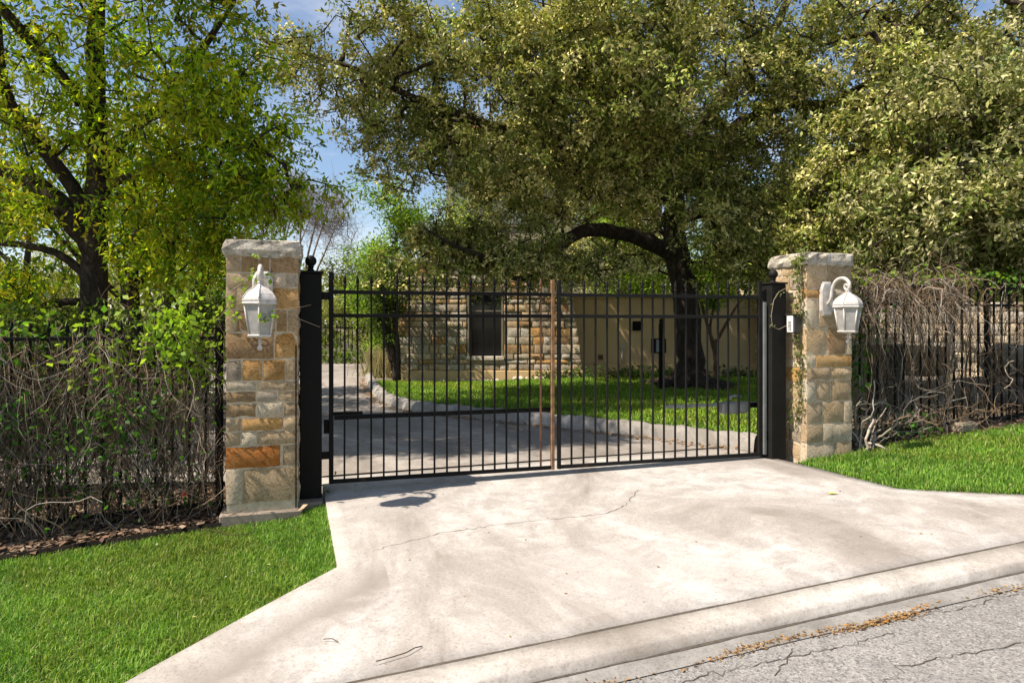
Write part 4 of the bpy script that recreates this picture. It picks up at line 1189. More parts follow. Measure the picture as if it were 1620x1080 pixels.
    if leaf.get('spray'):
        k = leaf['spray']; m = len(P) // k; P0 = P[:m * k].reshape(m, k, 3)[:, :1]; d = R.normal(0, 1, (m, 1, 3)); d[..., 2] -= leaf.get('sdroop', .9); d /= np.linalg.norm(d, axis=2)[..., None]
        P = np.concatenate([(P0 + d * (np.arange(k)[None, :, None] * leaf['L'] * .42)).reshape(-1, 3), P[m * k:]])
        out[:m * k] = (np.repeat(d, k, 1) * .7 + R.normal(0, .55, (m, k, 3))).reshape(-1, 3)
    LL = leaf['L'] * R.uniform(.6, 1.35, len(P))
    v, f = leaf_quads(P, LL, LL * leaf['w'], up=leaf.get('up', .35), aim=out * .9 + np.array((0, 0, leaf.get('droop', 0.0))), R=R)
    pal = np.array(leaf['pal']); ctone = R.uniform(.62, 1.38, (len(cent), 1)); cidx = R.integers(0, len(pal), len(cent))
    mixp = R.random(len(P)) < .6
    idx = np.where(mixp, np.repeat(cidx, n), R.integers(0, len(pal), len(P)))
    c = pal[idx] * np.repeat(ctone, n, 0) * R.uniform(.75, 1.25, (len(P), 1))
    tag(obj('crown', mesh_np('crown', v, f, leafmat, False, np.repeat(c, 4, 0)), root), kind='stuff')
    return root
def pts(*a):                        # (px, py, depth, radius) -> world
    return [tuple(PX(p[0], p[1], p[2])) + (p[3],) for p in a]
def blob(px, py, d, rx, ry, rz, n): return tuple(PX(px, py, d)) + (rx, ry, rz, n)

OAKP = [(.36, .34, .085), (.22, .25, .05), (.50, .45, .15), (.11, .14, .026), (.62, .55, .23), (.25, .30, .05)]
OAKL = dict(n=80, L=.080, w=.44, pal=OAKP, up=.3, spray=6, sdroop=.0)
ob = PX(1092, 628, 15.0); ob[2] = .10
oak = tree('live_oak', 'big spreading live oak on the inner lawn behind the right gate leaf', tuple(ob), [
    [(ob[0], ob[1], .05, .40), (ob[0] + .0, ob[1], .35, .32)] + pts((1091, 560, 15, .275), (1086, 480, 15, .27), (1076, 420, 15, .27), (1072, 396, 15, .25)),
    pts((1074, 405, 15, .24), (1040, 388, 14.8, .17), (1000, 374, 14.4, .155), (950, 361, 14, .14), (912, 366, 13.7, .13), (890, 388, 13.4, .11), (868, 416, 13.2, .10), (845, 440, 13, .07), (820, 445, 12.8, .05), (790, 430, 12.4, .03)),
    pts((905, 370, 13.7, .09), (860, 392, 13.4, .065), (815, 412, 13, .05), (770, 408, 12.6, .04), (720, 390, 12.2, .03), (670, 360, 12, .02)),
    pts((1072, 400, 15, .25), (1064, 340, 15, .22), (1075, 280, 14.8, .19), (1095, 220, 14.5, .16), (1130, 170, 14.2, .14), (1180, 110, 14, .12), (1230, 40, 14, .09), (1270, -60, 14, .06)),
    pts((1075, 330, 14.9, .17), (1010, 270, 14.2, .13), (940, 240, 13.5, .12), (870, 225, 13, .11), (800, 208, 12.6, .095), (720, 180, 12.2, .08), (640, 150, 12, .06), (570, 110, 12, .04), (500, 90, 12, .025)),
    pts((1090, 240, 14.5, .14), (1040, 160, 13.6, .11), (980, 90, 12.8, .09), (920, 20, 12, .07), (860, -60, 12, .05)),
    pts((1085, 300, 14.6, .16), (1160, 200, 13.4, .12), (1240, 160, 12.6, .10), (1300, 172, 12, .09), (1380, 130, 11.5, .07), (1460, 80, 11.2, .05)),
    pts((1090, 340, 14.7, .14), (1180, 320, 13.6, .10), (1280, 330, 12.5, .08), (1380, 320, 11.6, .06), (1480, 290, 11, .04)),
], [
    blob(520, 90, 12.2, 1.0, 1.3, 1.1, 60), blob(600, 110, 12.2, 1.2, 1.5, 1.3, 120), blob(720, 90, 12.0, 1.5, 1.7, 1.4, 190), blob(700, 220, 12.4, 1.3, 1.4, .9, 120), blob(860, 60, 11.5, 1.5, 1.7, 1.3, 200), blob(600, 220, 12.6, .6, .9, .5, 34),
    blob(1000, 50, 11, 1.5, 1.6, 1.2, 230), blob(900, 160, 11.6, 1.3, 1.2, .9, 150), blob(1010, 140, 10.8, 1.0, 1.0, .8, 130), blob(1150, 60, 11.8, 1.5, 1.6, 1.3, 170), blob(1120, 230, 12.4, 1.3, 1.5, 1.0, 120),
    blob(1440, 50, 12.2, 1.0, .9, .7, 80), blob(1400, 190, 12.0, 1.0, .9, .7, 70), blob(1500, 40, 12.2, 1.0, .9, .6, 60), blob(1280, 90, 12.0, 1.5, 1.2, 1.3, 150), blob(1420, 130, 11.4, 1.4, 1.2, 1.2, 140), blob(1250, 290, 12, 1.4, 1.5, 1.0, 170), blob(1380, 280, 11.3, 1.3, 1.4, 1.0, 170), blob(1190, 370, 12, 1.2, 1.3, .55, 110), blob(1320, 390, 11, 1.2, 1.2, .45, 130),
    blob(900, 290, 14.2, 1.9, 1.0, .8, 70), blob(760, 320, 13.6, 1.4, 1.0, .7, 46), blob(980, 330, 14.8, 1.5, 1.0, .6, 40), blob(720, 425, 12.6, 1.0, .8, .4, 44), blob(850, 420, 12.6, 1.0, .8, .4, 34), blob(960, 430, 13.0, .9, .8, .35, 24),
    blob(800, 395, 13.2, 1.3, .8, .45, 60), blob(710, 400, 13.2, .8, .8, .4, 40), blob(800, 270, 12.3, 1.2, 1.1, .6, 80), blob(960, 220, 12, 1.2, 1.0, .6, 90), blob(760, 380, 12.8, 1.2, .9, .5, 40), blob(1000, 300, 13, .9, .9, .5, 36), blob(990, 405, 16, 1.3, .7, .5, 60), blob(900, 420, 16, 1.3, .7, .4, 45), blob(1160, 420, 14.5, 1.0, .8, .35, 50), blob(1160, 310, 13.2, 1.3, 1.1, .7, 90), blob(1200, 180, 12.2, 1.2, 1.2, .8, 90), blob(1330, 330, 12.8, 1.3, 1.2, .7, 90), blob(1250, 410, 12.2, 1.1, .9, .3, 70), blob(1400, 400, 11.4, 1.2, .9, .35, 80),
    (0, 17.35, 5.0, 1.3, .4, .8, 60), (1.8, 17.3, 5.2, 1.3, .4, .9, 70), (3.4, 17.3, 5.0, 1.3, .4, .9, 70), (4.8, 17.2, 4.6, 1.1, .4, .8, 60), (.5, 17.2, 6.6, 1.6, .4, .7, 60),  # rear boughs added to throw shade on the stucco wall
    blob(800, -120, 12.6, 2.2, 2.2, 1.3, 120), blob(1050, -150, 12.6, 2.4, 2.4, 1.4, 130), blob(1320, -60, 11.8, 1.6, 1.0, .8, 50), blob(950, 120, 16, 2.6, 2.0, 1.8, 140),
    (.3, 16.2, 5.9, 1.6, 1.0, .8, 120), (2.4, 16.6, 6.2, 1.6, 1.0, .8, 120), (4.2, 16.6, 5.8, 1.5, 1.0, .8, 100),  # more rear boughs, also added to shade that wall
], OAKL, M_BARKD, M_OAKLEAF, 3, roots=True, clump=9)
ob2 = (9.6, 11.2, .45)
oak2 = tree('live_oak', 'live oak with pale new leaves reaching over the right fence from beyond it', ob2, [
    [(9.6, 11.2, .3, .30), (9.5, 11.2, 1.4, .24), (9.3, 11.1, 2.6, .22), (9.2, 11, 3.2, .2)],
    [(9.2, 11, 3.1, .18), (8.3, 10.4, 3.7, .13), (7.3, 9.9, 3.9, .09), (6.3, 9.6, 3.7, .05)],
    [(9.2, 11, 3.2, .18), (9.0, 10.8, 4.6, .13), (8.4, 10.6, 5.6, .09), (7.8, 10.4, 6.4, .05)],
    [(9.2, 11, 3.2, .16), (10.2, 11.2, 4.4, .12), (11, 11.5, 5.4, .07)],
], [
    blob(1470, 220, 10.2, 1.0, 1.1, .8, 130), blob(1580, 200, 9.8, 1.1, 1.1, .9, 190), blob(1560, 310, 9.6, 1.1, 1.0, .75, 200), blob(1460, 330, 9.8, .9, .9, .6, 130), blob(1590, 390, 10, 1.1, 1.0, .5, 120), blob(1440, 400, 10, 1.0, .9, .35, 90), blob(1690, 250, 10.5, 1.4, 1.4, 1.4, 120), blob(1560, 100, 11.5, 1.3, 1.5, 1.0, 90), blob(1510, 400, 11.5, 1.4, .9, .5, 80),
], dict(n=72, L=.086, w=.44, spray=6, sdroop=-.2, pal=[(.30, .29, .10), (.43, .395, .17), (.20, .22, .055), (.12, .155, .032), (.52, .47, .23), (.16, .20, .04)], up=.3), M_BARKD, M_OAKLEAF, 4, clump=8)

# left tree with spring leaves
SPR = [(.34, .46, .025), (.50, .58, .03), (.20, .33, .02), (.56, .55, .04), (.11, .20, .016), (.40, .34, .03)]
lb = (-6.15, 9.9, -.2)
lt = tree('cedar_elm', 'leaning dark trunked tree with yellow green spring leaves behind the left fence', lb, [
    [(-6.15, 9.9, -.3, .27)] + pts((148, 540, 9.9, .18), (148, 450, 9.9, .17), (150, 395, 9.9, .17), (152, 340, 9.9, .15)),
    pts((150, 400, 9.9, .17), (120, 350, 9.9, .165), (80, 305, 9.9, .14), (30, 272, 9.8, .13), (-30, 255, 9.7, .11), (-120, 220, 9.6, .07)),
    pts((152, 345, 9.9, .17), (156, 260, 9.9, .14), (152, 170, 9.9, .125), (150, 90, 9.9, .12), (154, 10, 9.9, .10), (160, -90, 9.9, .07)),
    pts((148, 365, 9.9, .11), (118, 300, 9.8, .10), (70, 235, 9.6, .085), (30, 190, 9.5, .075), (4, 140, 9.4, .07), (-4, 60, 9.4, .06), (-10, -60, 9.4, .04)),
    pts((130, 165, 9.8, .085), (90, 110, 9.6, .08), (40, 55, 9.4, .075), (-10, 0, 9.2, .06), (-60, -70, 9.2, .04)),
    pts((155, 270, 9.9, .08), (200, 220, 9.6, .06), (260, 160, 9.4, .05), (310, 100, 9.2, .045), (330, 60, 9.2, .04), (370, 10, 9.2, .03), (385, -40, 9.2, .02)),
    pts((146, 450, 9.9, .08), (110, 405, 9.8, .06), (60, 388, 9.7, .05), (0, 385, 9.6, .04), (-70, 380, 9.6, .03)),
    pts((146, 480, 9.9, .07), (100, 465, 9.8, .055), (60, 480, 9.7, .05), (40, 500, 9.6, .04)),
    pts((154, 300, 9.9, .07), (230, 270, 9.5, .05), (310, 230, 9.2, .04), (390, 220, 9.0, .03), (450, 260, 9.0, .02)),
], [
    blob(250, 130, 9.2, 1.0, 1.1, .8, 50), blob(340, 160, 9.0, .8, .9, .7, 50), blob(300, 230, 9.1, 1.0, 1.0, .6, 56), blob(400, 250, 9.0, .6, .7, .5, 33), blob(430, 310, 9.1, .45, .6, .35, 18), blob(340, 310, 9.2, .8, .9, .5, 40), blob(240, 330, 9.5, .8, .9, .5, 33), blob(260, 400, 10, .6, .8, .5, 23), blob(320, 380, 9.8, .6, .8, .4, 23),
    blob(80, 120, 9.4, 1.0, 1.1, .8, 33), blob(80, 230, 9.6, .9, 1, .6, 26), blob(30, 330, 9.4, .7, .9, .5, 20), blob(200, 30, 9.4, 1.1, 1.2, .7, 40), blob(330, 20, 9.2, .9, 1, .6, 30), blob(50, 20, 9.4, 1, 1, .6, 26), blob(400, 110, 9.2, .5, .8, .6, 18), blob(150, 200, 10.4, 1.2, .9, 1.0, 40), blob(450, 200, 9.4, .35, .6, .4, 9), blob(510, 290, 9.4, .3, .4, .25, 5),
    (-6.0, 6.5, 7.0, 1.7, .45, .5, 150), (-4.5, 7.0, 7.4, 1.4, .5, .5, 130), (-7.6, 6.4, 7.2, 1.2, .5, .5, 70), (-6.6, 7.3, 7.2, 1.6, .8, .6, 150), (-4.9, 7.7, 7.6, 1.5, .9, .6, 140), (-5.6, 9.0, 8.0, 1.5, .9, .7, 130), (-3.9, 9.0, 8.1, 1.4, 1.0, .7, 120), (-4.3, 10.3, 8.6, 1.6, 1.0, .8, 110), (-7.5, 9, 7.5, 1.4, 1.2, .8, 70), (-9.5, 7.6, 5.6, 1.8, 1.2, 1.0, 60), (-10.5, 9.5, 6.5, 2, 1.5, 1.2, 60), (-8.2, 6.6, 6.4, 1.3, .8, .7, 40), blob(200, -110, 9.8, 2.0, 2.0, .9, 60), blob(-80, 100, 9.6, 1.2, 1.5, 1.4, 50), blob(20, 460, 9.2, .7, .9, .35, 30),  # mostly unseen crown masses, added to shade the inner drive and fence ground
], dict(n=56, L=.10, w=.36, pal=SPR, up=.6, droop=-.2, spray=7), M_BARKD, M_LEAF, 6, spread=.27, twig=.0065)

bushy_later = []
# smaller trees behind the left fence
def mid_tree(px, d, y_top, r, label, seed, pal=SPR, blobs=None, bark=M_BARKD, split=True, n=44, L=.12, gname='trees behind the left fence'):
    x = (px - 810) / F * d; b0 = (x, d, -.05); R = random.Random(seed)
    zt = CAMZ - (y_top - HOR) / F * d
    limbs = [[(x, d, -.2, r * 1.3), (x + .05, d, zt * .25, r), (x - .05, d, zt * .5, r * .85), (x + .1, d, zt * .8, r * .5), (x + .1, d, zt, r * .2)]]
    for k in range(4):
        a = R.uniform(0, 6.28); z0 = zt * R.uniform(.25, .6); Lb = R.uniform(1.0, 2.0)
        limbs.append([(x, d, z0, r * .55), (x + math.cos(a) * Lb * .5, d + math.sin(a) * Lb * .4, z0 + .9, r * .35), (x + math.cos(a) * Lb, d + math.sin(a) * Lb * .7, z0 + 1.9, r * .15)])
    if blobs is None:
        blobs = [(x + R.uniform(-1.2, 1.2), d + R.uniform(-.8, .8), zt * R.uniform(.5, 1.05), 1.0, .9, .6, 17) for _ in range(7)]
    return tree('small_tree', label, b0, limbs, blobs, dict(n=n, L=L, w=.42, pal=pal, up=.6), bark, M_LEAF, seed, group=gname, spread=.32)
mid_tree(212, 12.5, 250, .13, 'slim dark trunk just right of the leaning tree behind the left fence', 41)
mid_tree(318, 14.5, 300, .12, 'thin forked tree seen between the left pillar and the leaning tree', 42, pal=[(.15, .26, .03), (.22, .33, .04), (.10, .19, .02)])
mid_tree(-40, 11, 200, .12, 'yellowish tree at the far left edge of the garden', 43, pal=[(.30, .32, .04), (.22, .28, .03), (.36, .28, .05)])
mid_tree(40, 18, 330, .13, 'hazy olive tree low behind the leaning tree', 44, pal=[(.22, .24, .06), (.28, .28, .08), (.16, .19, .04)])
mid_tree(262, 20, 360, .14, 'small pale green tree far back left of the left pillar', 45, pal=[(.24, .28, .08), (.30, .32, .10), (.16, .22, .05)])
mid_tree(140, 24, 330, .16, 'distant tawny tree behind the leaning trunk', 46, pal=[(.32, .27, .11), (.26, .26, .08), (.38, .33, .16)])

UND = [(.08, .13, .02), (.12, .17, .03), (.05, .09, .014), (.17, .20, .04)]
for px_, d_, yt_, sd_, lab_ in ((-20, 8.4, 505, 91, 'dark leafy shrub behind the left end of the left fence'), (70, 9.0, 520, 92, 'dark shrub behind the fence just left of the leaning trunk'), (195, 10.5, 500, 93, 'dark shrub behind the fence just right of the leaning trunk'), (285, 13.0, 470, 94, 'taller shrub behind the vines near the left pillar')):
    bushy_later.append((px_, d_, yt_, .75, lab_, sd_, UND, 5, 26, 'shrub', .08, .12))
# bare winter trees and the bright green bushy tree past the end of the drive
def bare_tree(px, d, ytop, label, seed, spread_):
    x = (px - 810) / F * d; R = random.Random(seed); zt = CAMZ - (ytop - HOR) / F * d
    limbs = [[(x, d, -.1, .12), (x, d, .8, .10), (x + .1, d, 1.6, .08)]]
    bl = []
    for k in range(7):
        a = -1.0 + 2.0 * k / 6 + R.uniform(-.15, .15); tip = (x + math.sin(a) * spread_, d + R.uniform(-.8, .8), 1.2 + (zt - 1.2) * (math.cos(a) * .5 + .5))
        limbs.append([(x, d, 1.0 + .1 * k, .06), (x + (tip[0] - x) * .45, d, 1.2 + (tip[2] - 1.2) * .55, .04), tip + (.012,)])
        bl.append((tip[0], tip[1], tip[2] - .5, .8, .7, .9, 20))
    return tree('bare_tree', label, (x, d, -.05), limbs, bl, None, M_BARKP, None, seed, group='leafless trees beyond the drive', bare=26, twig=.009, spread=.5)
bare_tree(470, 25, 290, 'leafless pale tree rising above the black left gate post', 51, 1.9)
bare_tree(425, 30, 290, 'leafless grey tree showing over the left pillar cap', 52, 2.4)
bare_tree(1490, 26, 100, 'leafless grey tree behind the oak at the upper right', 53, 2.4)
GB = [(.18, .30, .03), (.25, .37, .045), (.12, .22, .02), (.30, .38, .06)]
def bushy(px, d, ytop, wd, label, seed, pal, nb=9, nc=46, name='bushy_tree', L=.10, zlow=.2):
    x = (px - 810) / F * d; R = random.Random(seed); zt = CAMZ - (ytop - HOR) / F * d
    limbs = [[(x, d, -.1, .13), (x, d, zt * .4, .1), (x + .1, d, zt * .8, .04)]]
    bl = []
    for k in range(nb):
        z = zt * (zlow + (.95 - zlow) * (k + .5) / nb); ww = wd * (1 - .55 * abs((z / zt) - .45) * 1.4)
        bl.append((x + R.uniform(-.6, .6) * ww, d + R.uniform(-.5, .5) * ww, z, ww * .7, ww * .6, zt * .13, nc))
    return tree(name, label, (x, d, -.05), limbs, bl, dict(n=46, L=L, w=.4, pal=pal, up=.4), M_BARKD, M_LEAF, seed, spread=.33, clump=7)
for args_ in bushy_later: bushy(*args_)
bushy(622, 20.6, 308, 2.0, 'bright green feathery tree left of the stone wing', 61, GB)
MIDG = [(.20, .27, .05), (.28, .34, .07), (.13, .20, .03), (.34, .36, .10)]
bushy(742, 21.0, 318, 1.5, 'olive green tree rising directly behind the stone wing', 81, MIDG, 8, 40, zlow=.35)
bushy(985, 20.2, 330, 1.6, 'sunlit green tree over the stucco wall left of the oak trunk', 82, GB, 8, 40, zlow=.3)
bushy(1165, 20.6, 300, 1.6, 'sunlit green tree over the stucco wall right of the oak trunk', 83, GB, 8, 40, zlow=.3)
bushy(575, 30, 395, 2.4, 'low straw green tree past the end of the drive', 62, [(.26, .26, .08), (.32, .32, .12), (.18, .21, .05)])
bushy(1605, 19, 30, 2.3, 'bright green tree rising at the upper right corner', 63, GB, 10, 60)
bushy(1440, 22, 200, 2.6, 'dark green tree filling the gap behind the right fence', 64, [(.08, .12, .025), (.12, .15, .035), (.06, .09, .02)], 9, 60)
bushy(1240, 23.5, 280, 2.4, 'mid green tree behind the house beyond the right pillar', 65, [(.08, .14, .025), (.12, .18, .03)], 8, 50)
bushy(1560, 17.5, 400, 1.6, 'yellow flowering shrub tree over the pale stone wall', 66, [(.34, .33, .04), (.20, .24, .03), (.42, .38, .05)], 6, 40)

# far wood closing the view
n = 6500
px_ = rng.uniform(-900, 2500, n); dd = rng.uniform(38, 60, n)
X = (px_ - 810) / F * dd; top = 4.6 + 2.0 * np.sin(X * .23) + 1.2 * np.sin(X * .61 + 1)
Zc = rng.uniform(0, 1, n) ** .8 * top
P = np.repeat(np.stack([X, dd, Zc], 1), 9, 0) + rng.normal(0, .5, (n * 9, 3)); P[:, 2] = np.abs(P[:, 2])
v_, f_ = leaf_quads(P, .42, .3, up=.3)
pal = np.array([(.16, .17, .06), (.22, .21, .09), (.12, .15, .04), (.27, .23, .12), (.10, .13, .03)])
c = np.repeat(pal[rng.integers(0, 5, n)], 9, 0) * rng.uniform(.7, 1.3, (n * 9, 1))
tag(obj('far_wood', mesh_np('far_wood', v_, f_, M_LEAF, False, np.repeat(c, 4, 0))), kind='stuff')

# ------------------------------------------------------------------ house
HX0, HX1, HD = -2.97, 1.55, 17.8
house = empty('house', (0, HD, 0), 0, 'tan stucco house with a limestone wing and clay tile roof behind the oak', 'house')
# local coordinates: x as world, y from the wing's front
ZP, ZT = .30, 3.1
def bat(z): return .30 * max(0, 1 - (z - .1) / 2.4)          # battered right corner
WX0, WX1, WZ0, WZ1 = (742 - 810) / F * HD, (793 - 810) / F * HD, CAMZ - (562 - HOR) / F * HD, CAMZ - (462 - HOR) / F * HD
m = MB()
m.box(HX0 + .03, WX0 - .06, .04, 1.7, -.2, ZT); m.box(WX1 + .06, HX1 - .28, .04, 1.7, -.2, ZT)
m.box(WX0 - .06, WX1 + .06, .04, 1.7, -.2, WZ0 - .12); m.box(WX0 - .06, WX1 + .06, .04, 1.7, WZ1 + .02, ZT)
m.box(WX0 - .06, WX1 + .06, .5, 1.7, WZ0 - .12, WZ1 + .02)
m.add([(HX1 - .28, .04, -.2), (HX1 + .25, .04, -.2), (HX1 - .05, .04, 2.5), (HX1 - .05, .04, ZT), (HX1 - .28, .04, ZT)] + [(HX1 - .28, .6, -.2), (HX1 + .25, .6, -.2), (HX1 - .05, .6, 2.5), (HX1 - .05, .6, ZT), (HX1 - .28, .6, ZT)], [(0, 1, 2, 3, 4), (1, 6, 7, 2), (2, 7, 8, 3)])
wing = m.obj('wing_wall', M_MORTAR, house)
MB().box(HX0 - .06, HX1 + .32, -.10, .05, -.2, ZP, .01).obj('plinth', M_STUCCO, house)
MB().box(HX0 - .08, HX1 + .1, -.12, 1.75, ZT, ZT + .12, .02).obj('coping', ST['pale'], house)
protos = {}
R = random.Random(77); kinds = ['tan', 'cream', 'pale', 'tan', 'grey', 'pale', 'brown', 'orange', 'cream', 'grey']
z = ZP
cnt = 0
while z < ZT - .1 and cnt < 300:
    hh = R.choice([.12, .15, .17, .20, .24])
    x = HX0
    xe = HX1 + bat(z)
    while x < xe - .04:
        ww = min(R.uniform(.2, .5), xe - x)
        if xe - x - ww < .15: ww = xe - x
        lo, hi = x, x + ww
        inz = z + hh > WZ0 - .08 and z < WZ1
        if inz and hi > WX0 - .06 and lo < WX1 + .06:
            if lo < WX0 - .06 and WX0 - .06 - lo > .1: hi = WX0 - .06
            elif lo >= WX0 - .06 and hi > WX1 + .06 + .1: lo = WX1 + .06
            elif lo < WX0 - .06: x = hi; continue
            else: x = x + ww; continue
        a = round((hi - lo) / .08) * .08 or .08; key = (a, hh, R.randrange(2), R.choice(kinds))
        if key not in protos: protos[key] = stone_mesh(a, hh - .02, .10, ST[key[3]], len(protos) + 500, .016)
        o = obj('stone', protos[key], wing, ((lo + hi) / 2, .05, z + hh / 2), (0, 0, 0))
        o.scale = ((hi - lo - .02) / a, R.uniform(.8, 1.15), 1); cnt += 1
        x = hi if hi > x + .01 else x + ww
    z += hh
wn = MB(); fw = .055
wn.box(WX0 - .05, WX0, -.02, .14, WZ0 - .02, WZ1 + .02); wn.box(WX1, WX1 + .05, -.02, .14, WZ0 - .02, WZ1 + .02)
wn.box(WX0, WX1, -.02, .14, WZ1, WZ1 + .02); wn.box(WX0, WX1, .06, .12, (WZ0 + WZ1) / 2 + .32, (WZ0 + WZ1) / 2 + .35)
wob = wn.obj('window', M_FRAME, house)
MB().box(WX0, WX1, .085, .10, WZ0 - .02, WZ1).obj('pane', M_GLASS, wob)
MB().box(WX0 - .08, WX1 + .08, -.10, .14, WZ0 - .12, WZ0 - .022, .01).obj('sill', ST['pale'], wob)
# stucco front to the right, with a base ledge, and the stone corner
SX1 = 6.62
MB().box(HX1 - .05, SX1, .55, 1.2, -.1, 2.2).obj('stucco_wall', M_STUCCO, house)
MB().box(HX1 - .02, SX1, .50, 1.25, 2.203, 2.29, .015).obj('wall_cap', M_STUCCO, house)
MB().box(HX1 + .1, SX1, .46, .553, -.1, .42, .008).obj('base_ledge', M_STUCCO, house)
MB().box(SX1, SX1 + .62, .10, 5, -.1, 4.2).obj('corner_core', M_MORTAR, house)
corner = bpy.data.objects['corner_core']
z = .0
while z < 4.1:
    hh = R.choice([.18, .22, .28]); c1 = R.uniform(.25, .4)
    for a, b in ((0, c1), (c1, .64)):
        o = obj('stone', stone_mesh(b - a - .02, hh - .02, .10, ST[R.choice(['cream', 'pale', 'tan'])], int(z * 100) + 3000, .02), corner, (SX1 + (a + b) / 2, .10, z + hh / 2))
    o = obj('stone', stone_mesh(.6, hh - .02, .08, ST[R.choice(['cream', 'pale', 'tan'])], int(z * 100) + 4000, .02), corner, (SX1, .42, z + hh / 2), (0, 0, -math.pi / 2))
    z += hh
MB().box(SX1 + .62, 8.9, .9, 5, -.1, 3.4).obj('side_wall', M_STUCCO, house)
# upper storey, eave and roof
MB().box(-2.1, 4.8, 4.0, 11, -.1, 7.4).obj('upper_wall', M_STUCCO2, house)
for a, b in ((-1.9, -1.0), (-.6, .75), (1.9, 3.0)):
    f = MB(); f.box(a - .07, b + .07, 3.94, 4.0, 4.6, 6.1); wo = f.obj('window', M_FRAME, house)
    mid = (a + b) / 2
    MB().box(a, mid - .03, 3.925, 3.938, 4.68, 6.02).obj('pane', M_GLASS2, wo); MB().box(mid + .03, b, 3.925, 3.938, 4.68, 6.02).obj('pane', M_GLASS2, wo)
MB().box(-2.7, 5.4, 3.35, 11.5, 7.4, 7.5, .01).obj('eave', M_WOOD, house)
tl = MB(); y0, y1, z0, z1 = 3.28, 8, 7.52, 9.0
for i in range(34):
    x0 = -2.7 + i * .235
    tl.tube([(x0 + .12, y0, z0), (x0 + .12, y0 + 1.4, z0 + .45), (x0 + .12, y1, z1)], .105, 7)
rf = tl.obj('roof_tiles', M_TILE, house); tag(rf, kind='stuff')
# fittings on the wall
MB().box((1001 - 810) / F * 18.3, (1014 - 810) / F * 18.3, .50, .56, CAMZ - (523 - HOR) / F * 18.3, CAMZ - (508 - HOR) / F * 18.3, .004).obj('vent', M_IRON, house)
MB().box((947 - 810) / F * 18.3, (954 - 810) / F * 18.3, .50, .56, CAMZ - (569 - HOR) / F * 18.3, CAMZ - (561 - HOR) / F * 18.3, .004).obj('outlet_box', M_RUST2, house)
m = MB(); xx = (985 - 810) / F * 18.3; m.tube([(xx, .52, .45), (xx, .52, .75), (xx, .50, .9)], .03, 8); m.box(xx - .05, xx + .05, .46, .55, .88, 1.0, .01); m.obj('pipe_vent', M_WHITE, house)

# pale dry-stone wall and boulders behind the right fence
WD = 17.3; wx0, wx1 = 8.5, 15.5
sw = empty('stone_wall', (wx0, WD, .2), math.radians(-35), 'low sunlit pale stone wall behind the right fence', 'stone wall')
MB().box(0, wx1 - wx0, .04, .5, -.3, 1.62).obj('wall_core', M_MORTAR, sw)
z = -.05; R = random.Random(5); pro = {}; cnt = 0
while z < 1.62:
    hh = R.choice([.18, .22, .27]); x = 0
    while x < wx1 - wx0 and cnt < 240:
        a = R.choice([.24, .32, .40, .5]); key = (a, hh, R.randrange(2), R.choice(['pale', 'cream', 'pale', 'cream', 'grey']))
        if key not in pro: pro[key] = stone_mesh(a - .02, hh - .02, .11, ST[key[3]], 7000 + len(pro), .03)
        obj('stone', pro[key], sw, (x + a / 2, .06, z + hh / 2), (R.uniform(-.03, .03), 0, R.uniform(-.05, .05))); x += a; cnt += 1
    z += hh
def rock(name, px, py, d, sx, sy, sz, mat, label, seed, rz=0, cat='boulder', group=None):
    R = np.random.default_rng(seed); V = []; n, m = 12, 7
    for i in range(m + 1):
        th = math.pi * i / m
        for j in range(n):
            ph = 2 * math.pi * j / n; q = np.array((math.sin(th) * math.cos(ph), math.sin(th) * math.sin(ph), math.cos(th)))
            q = np.sign(q) * np.abs(q) ** .75
            r_ = 1 + .09 * math.sin(3 * ph + seed) * math.sin(2 * th) + R.normal(0, .035)
            V.append((q[0] * sx * r_, q[1] * sy * r_, q[2] * sz * r_ + sz * .8))
    Fc = [(i * n + j, (i + 1) * n + j, (i + 1) * n + (j + 1) % n, i * n + (j + 1) % n) for i in range(m) for j in range(n)]
    p = PX(px, py, d)
    return tag(obj(name, mesh_np(name, V, Fc, mat, True), None, tuple(p), (0, 0, rz)), label, cat, group)
rock('boulder', 1462, 590, 12.5, .55, .35, .28, ST['brown'], 'brown rounded boulder behind the middle of the right fence', 1)
rock('boulder', 1598, 590, 12.8, .50, .35, .30, ST['grey'], 'grey boulder before the pale wall at the right edge', 2)
p = W2(7.62, .17)
g = MB(); g.box(-.21, .21, -.07, .07, 0, .125, .03)
tag(g.obj('stone_block', ST['grey'], None, (p[0], p[1], float(hout(7.62, .17)) - .01), (0, 0, ROT + .25)), 'loose grey stone block lying at the foot of the right fence', 'stone block')
# dark bin behind the vines
q = PX(1399, 618, 9.6)
bn = empty('wheeled_bin', (q[0], q[1] + .3, .25), .1, 'black wheeled bin half hidden behind the vines by the right pillar', 'bin')
m = MB(); m.add([(-.24, -.28, .08), (.24, -.28, .08), (.24, .28, .08), (-.24, .28, .08), (-.29, -.34, .95), (.29, -.34, .95), (.29, .34, .95), (-.29, .34, .95)], [(0, 3, 2, 1), (4, 5, 6, 7), (0, 1, 5, 4), (1, 2, 6, 5), (2, 3, 7, 6), (3, 0, 4, 7)]); m.obj('body', M_BIN, bn)
m = MB(); m.box(-.31, .31, -.38, .38, .952, 1.0, .02); m.obj('lid', M_BIN, bn)
for s in (-1, 1):
    m = MB(); m.tube([(s * .26 - .03, .30, .1), (s * .26 + .03, .30, .1)], .1, 14); m.obj('wheel', M_BIN, bn)

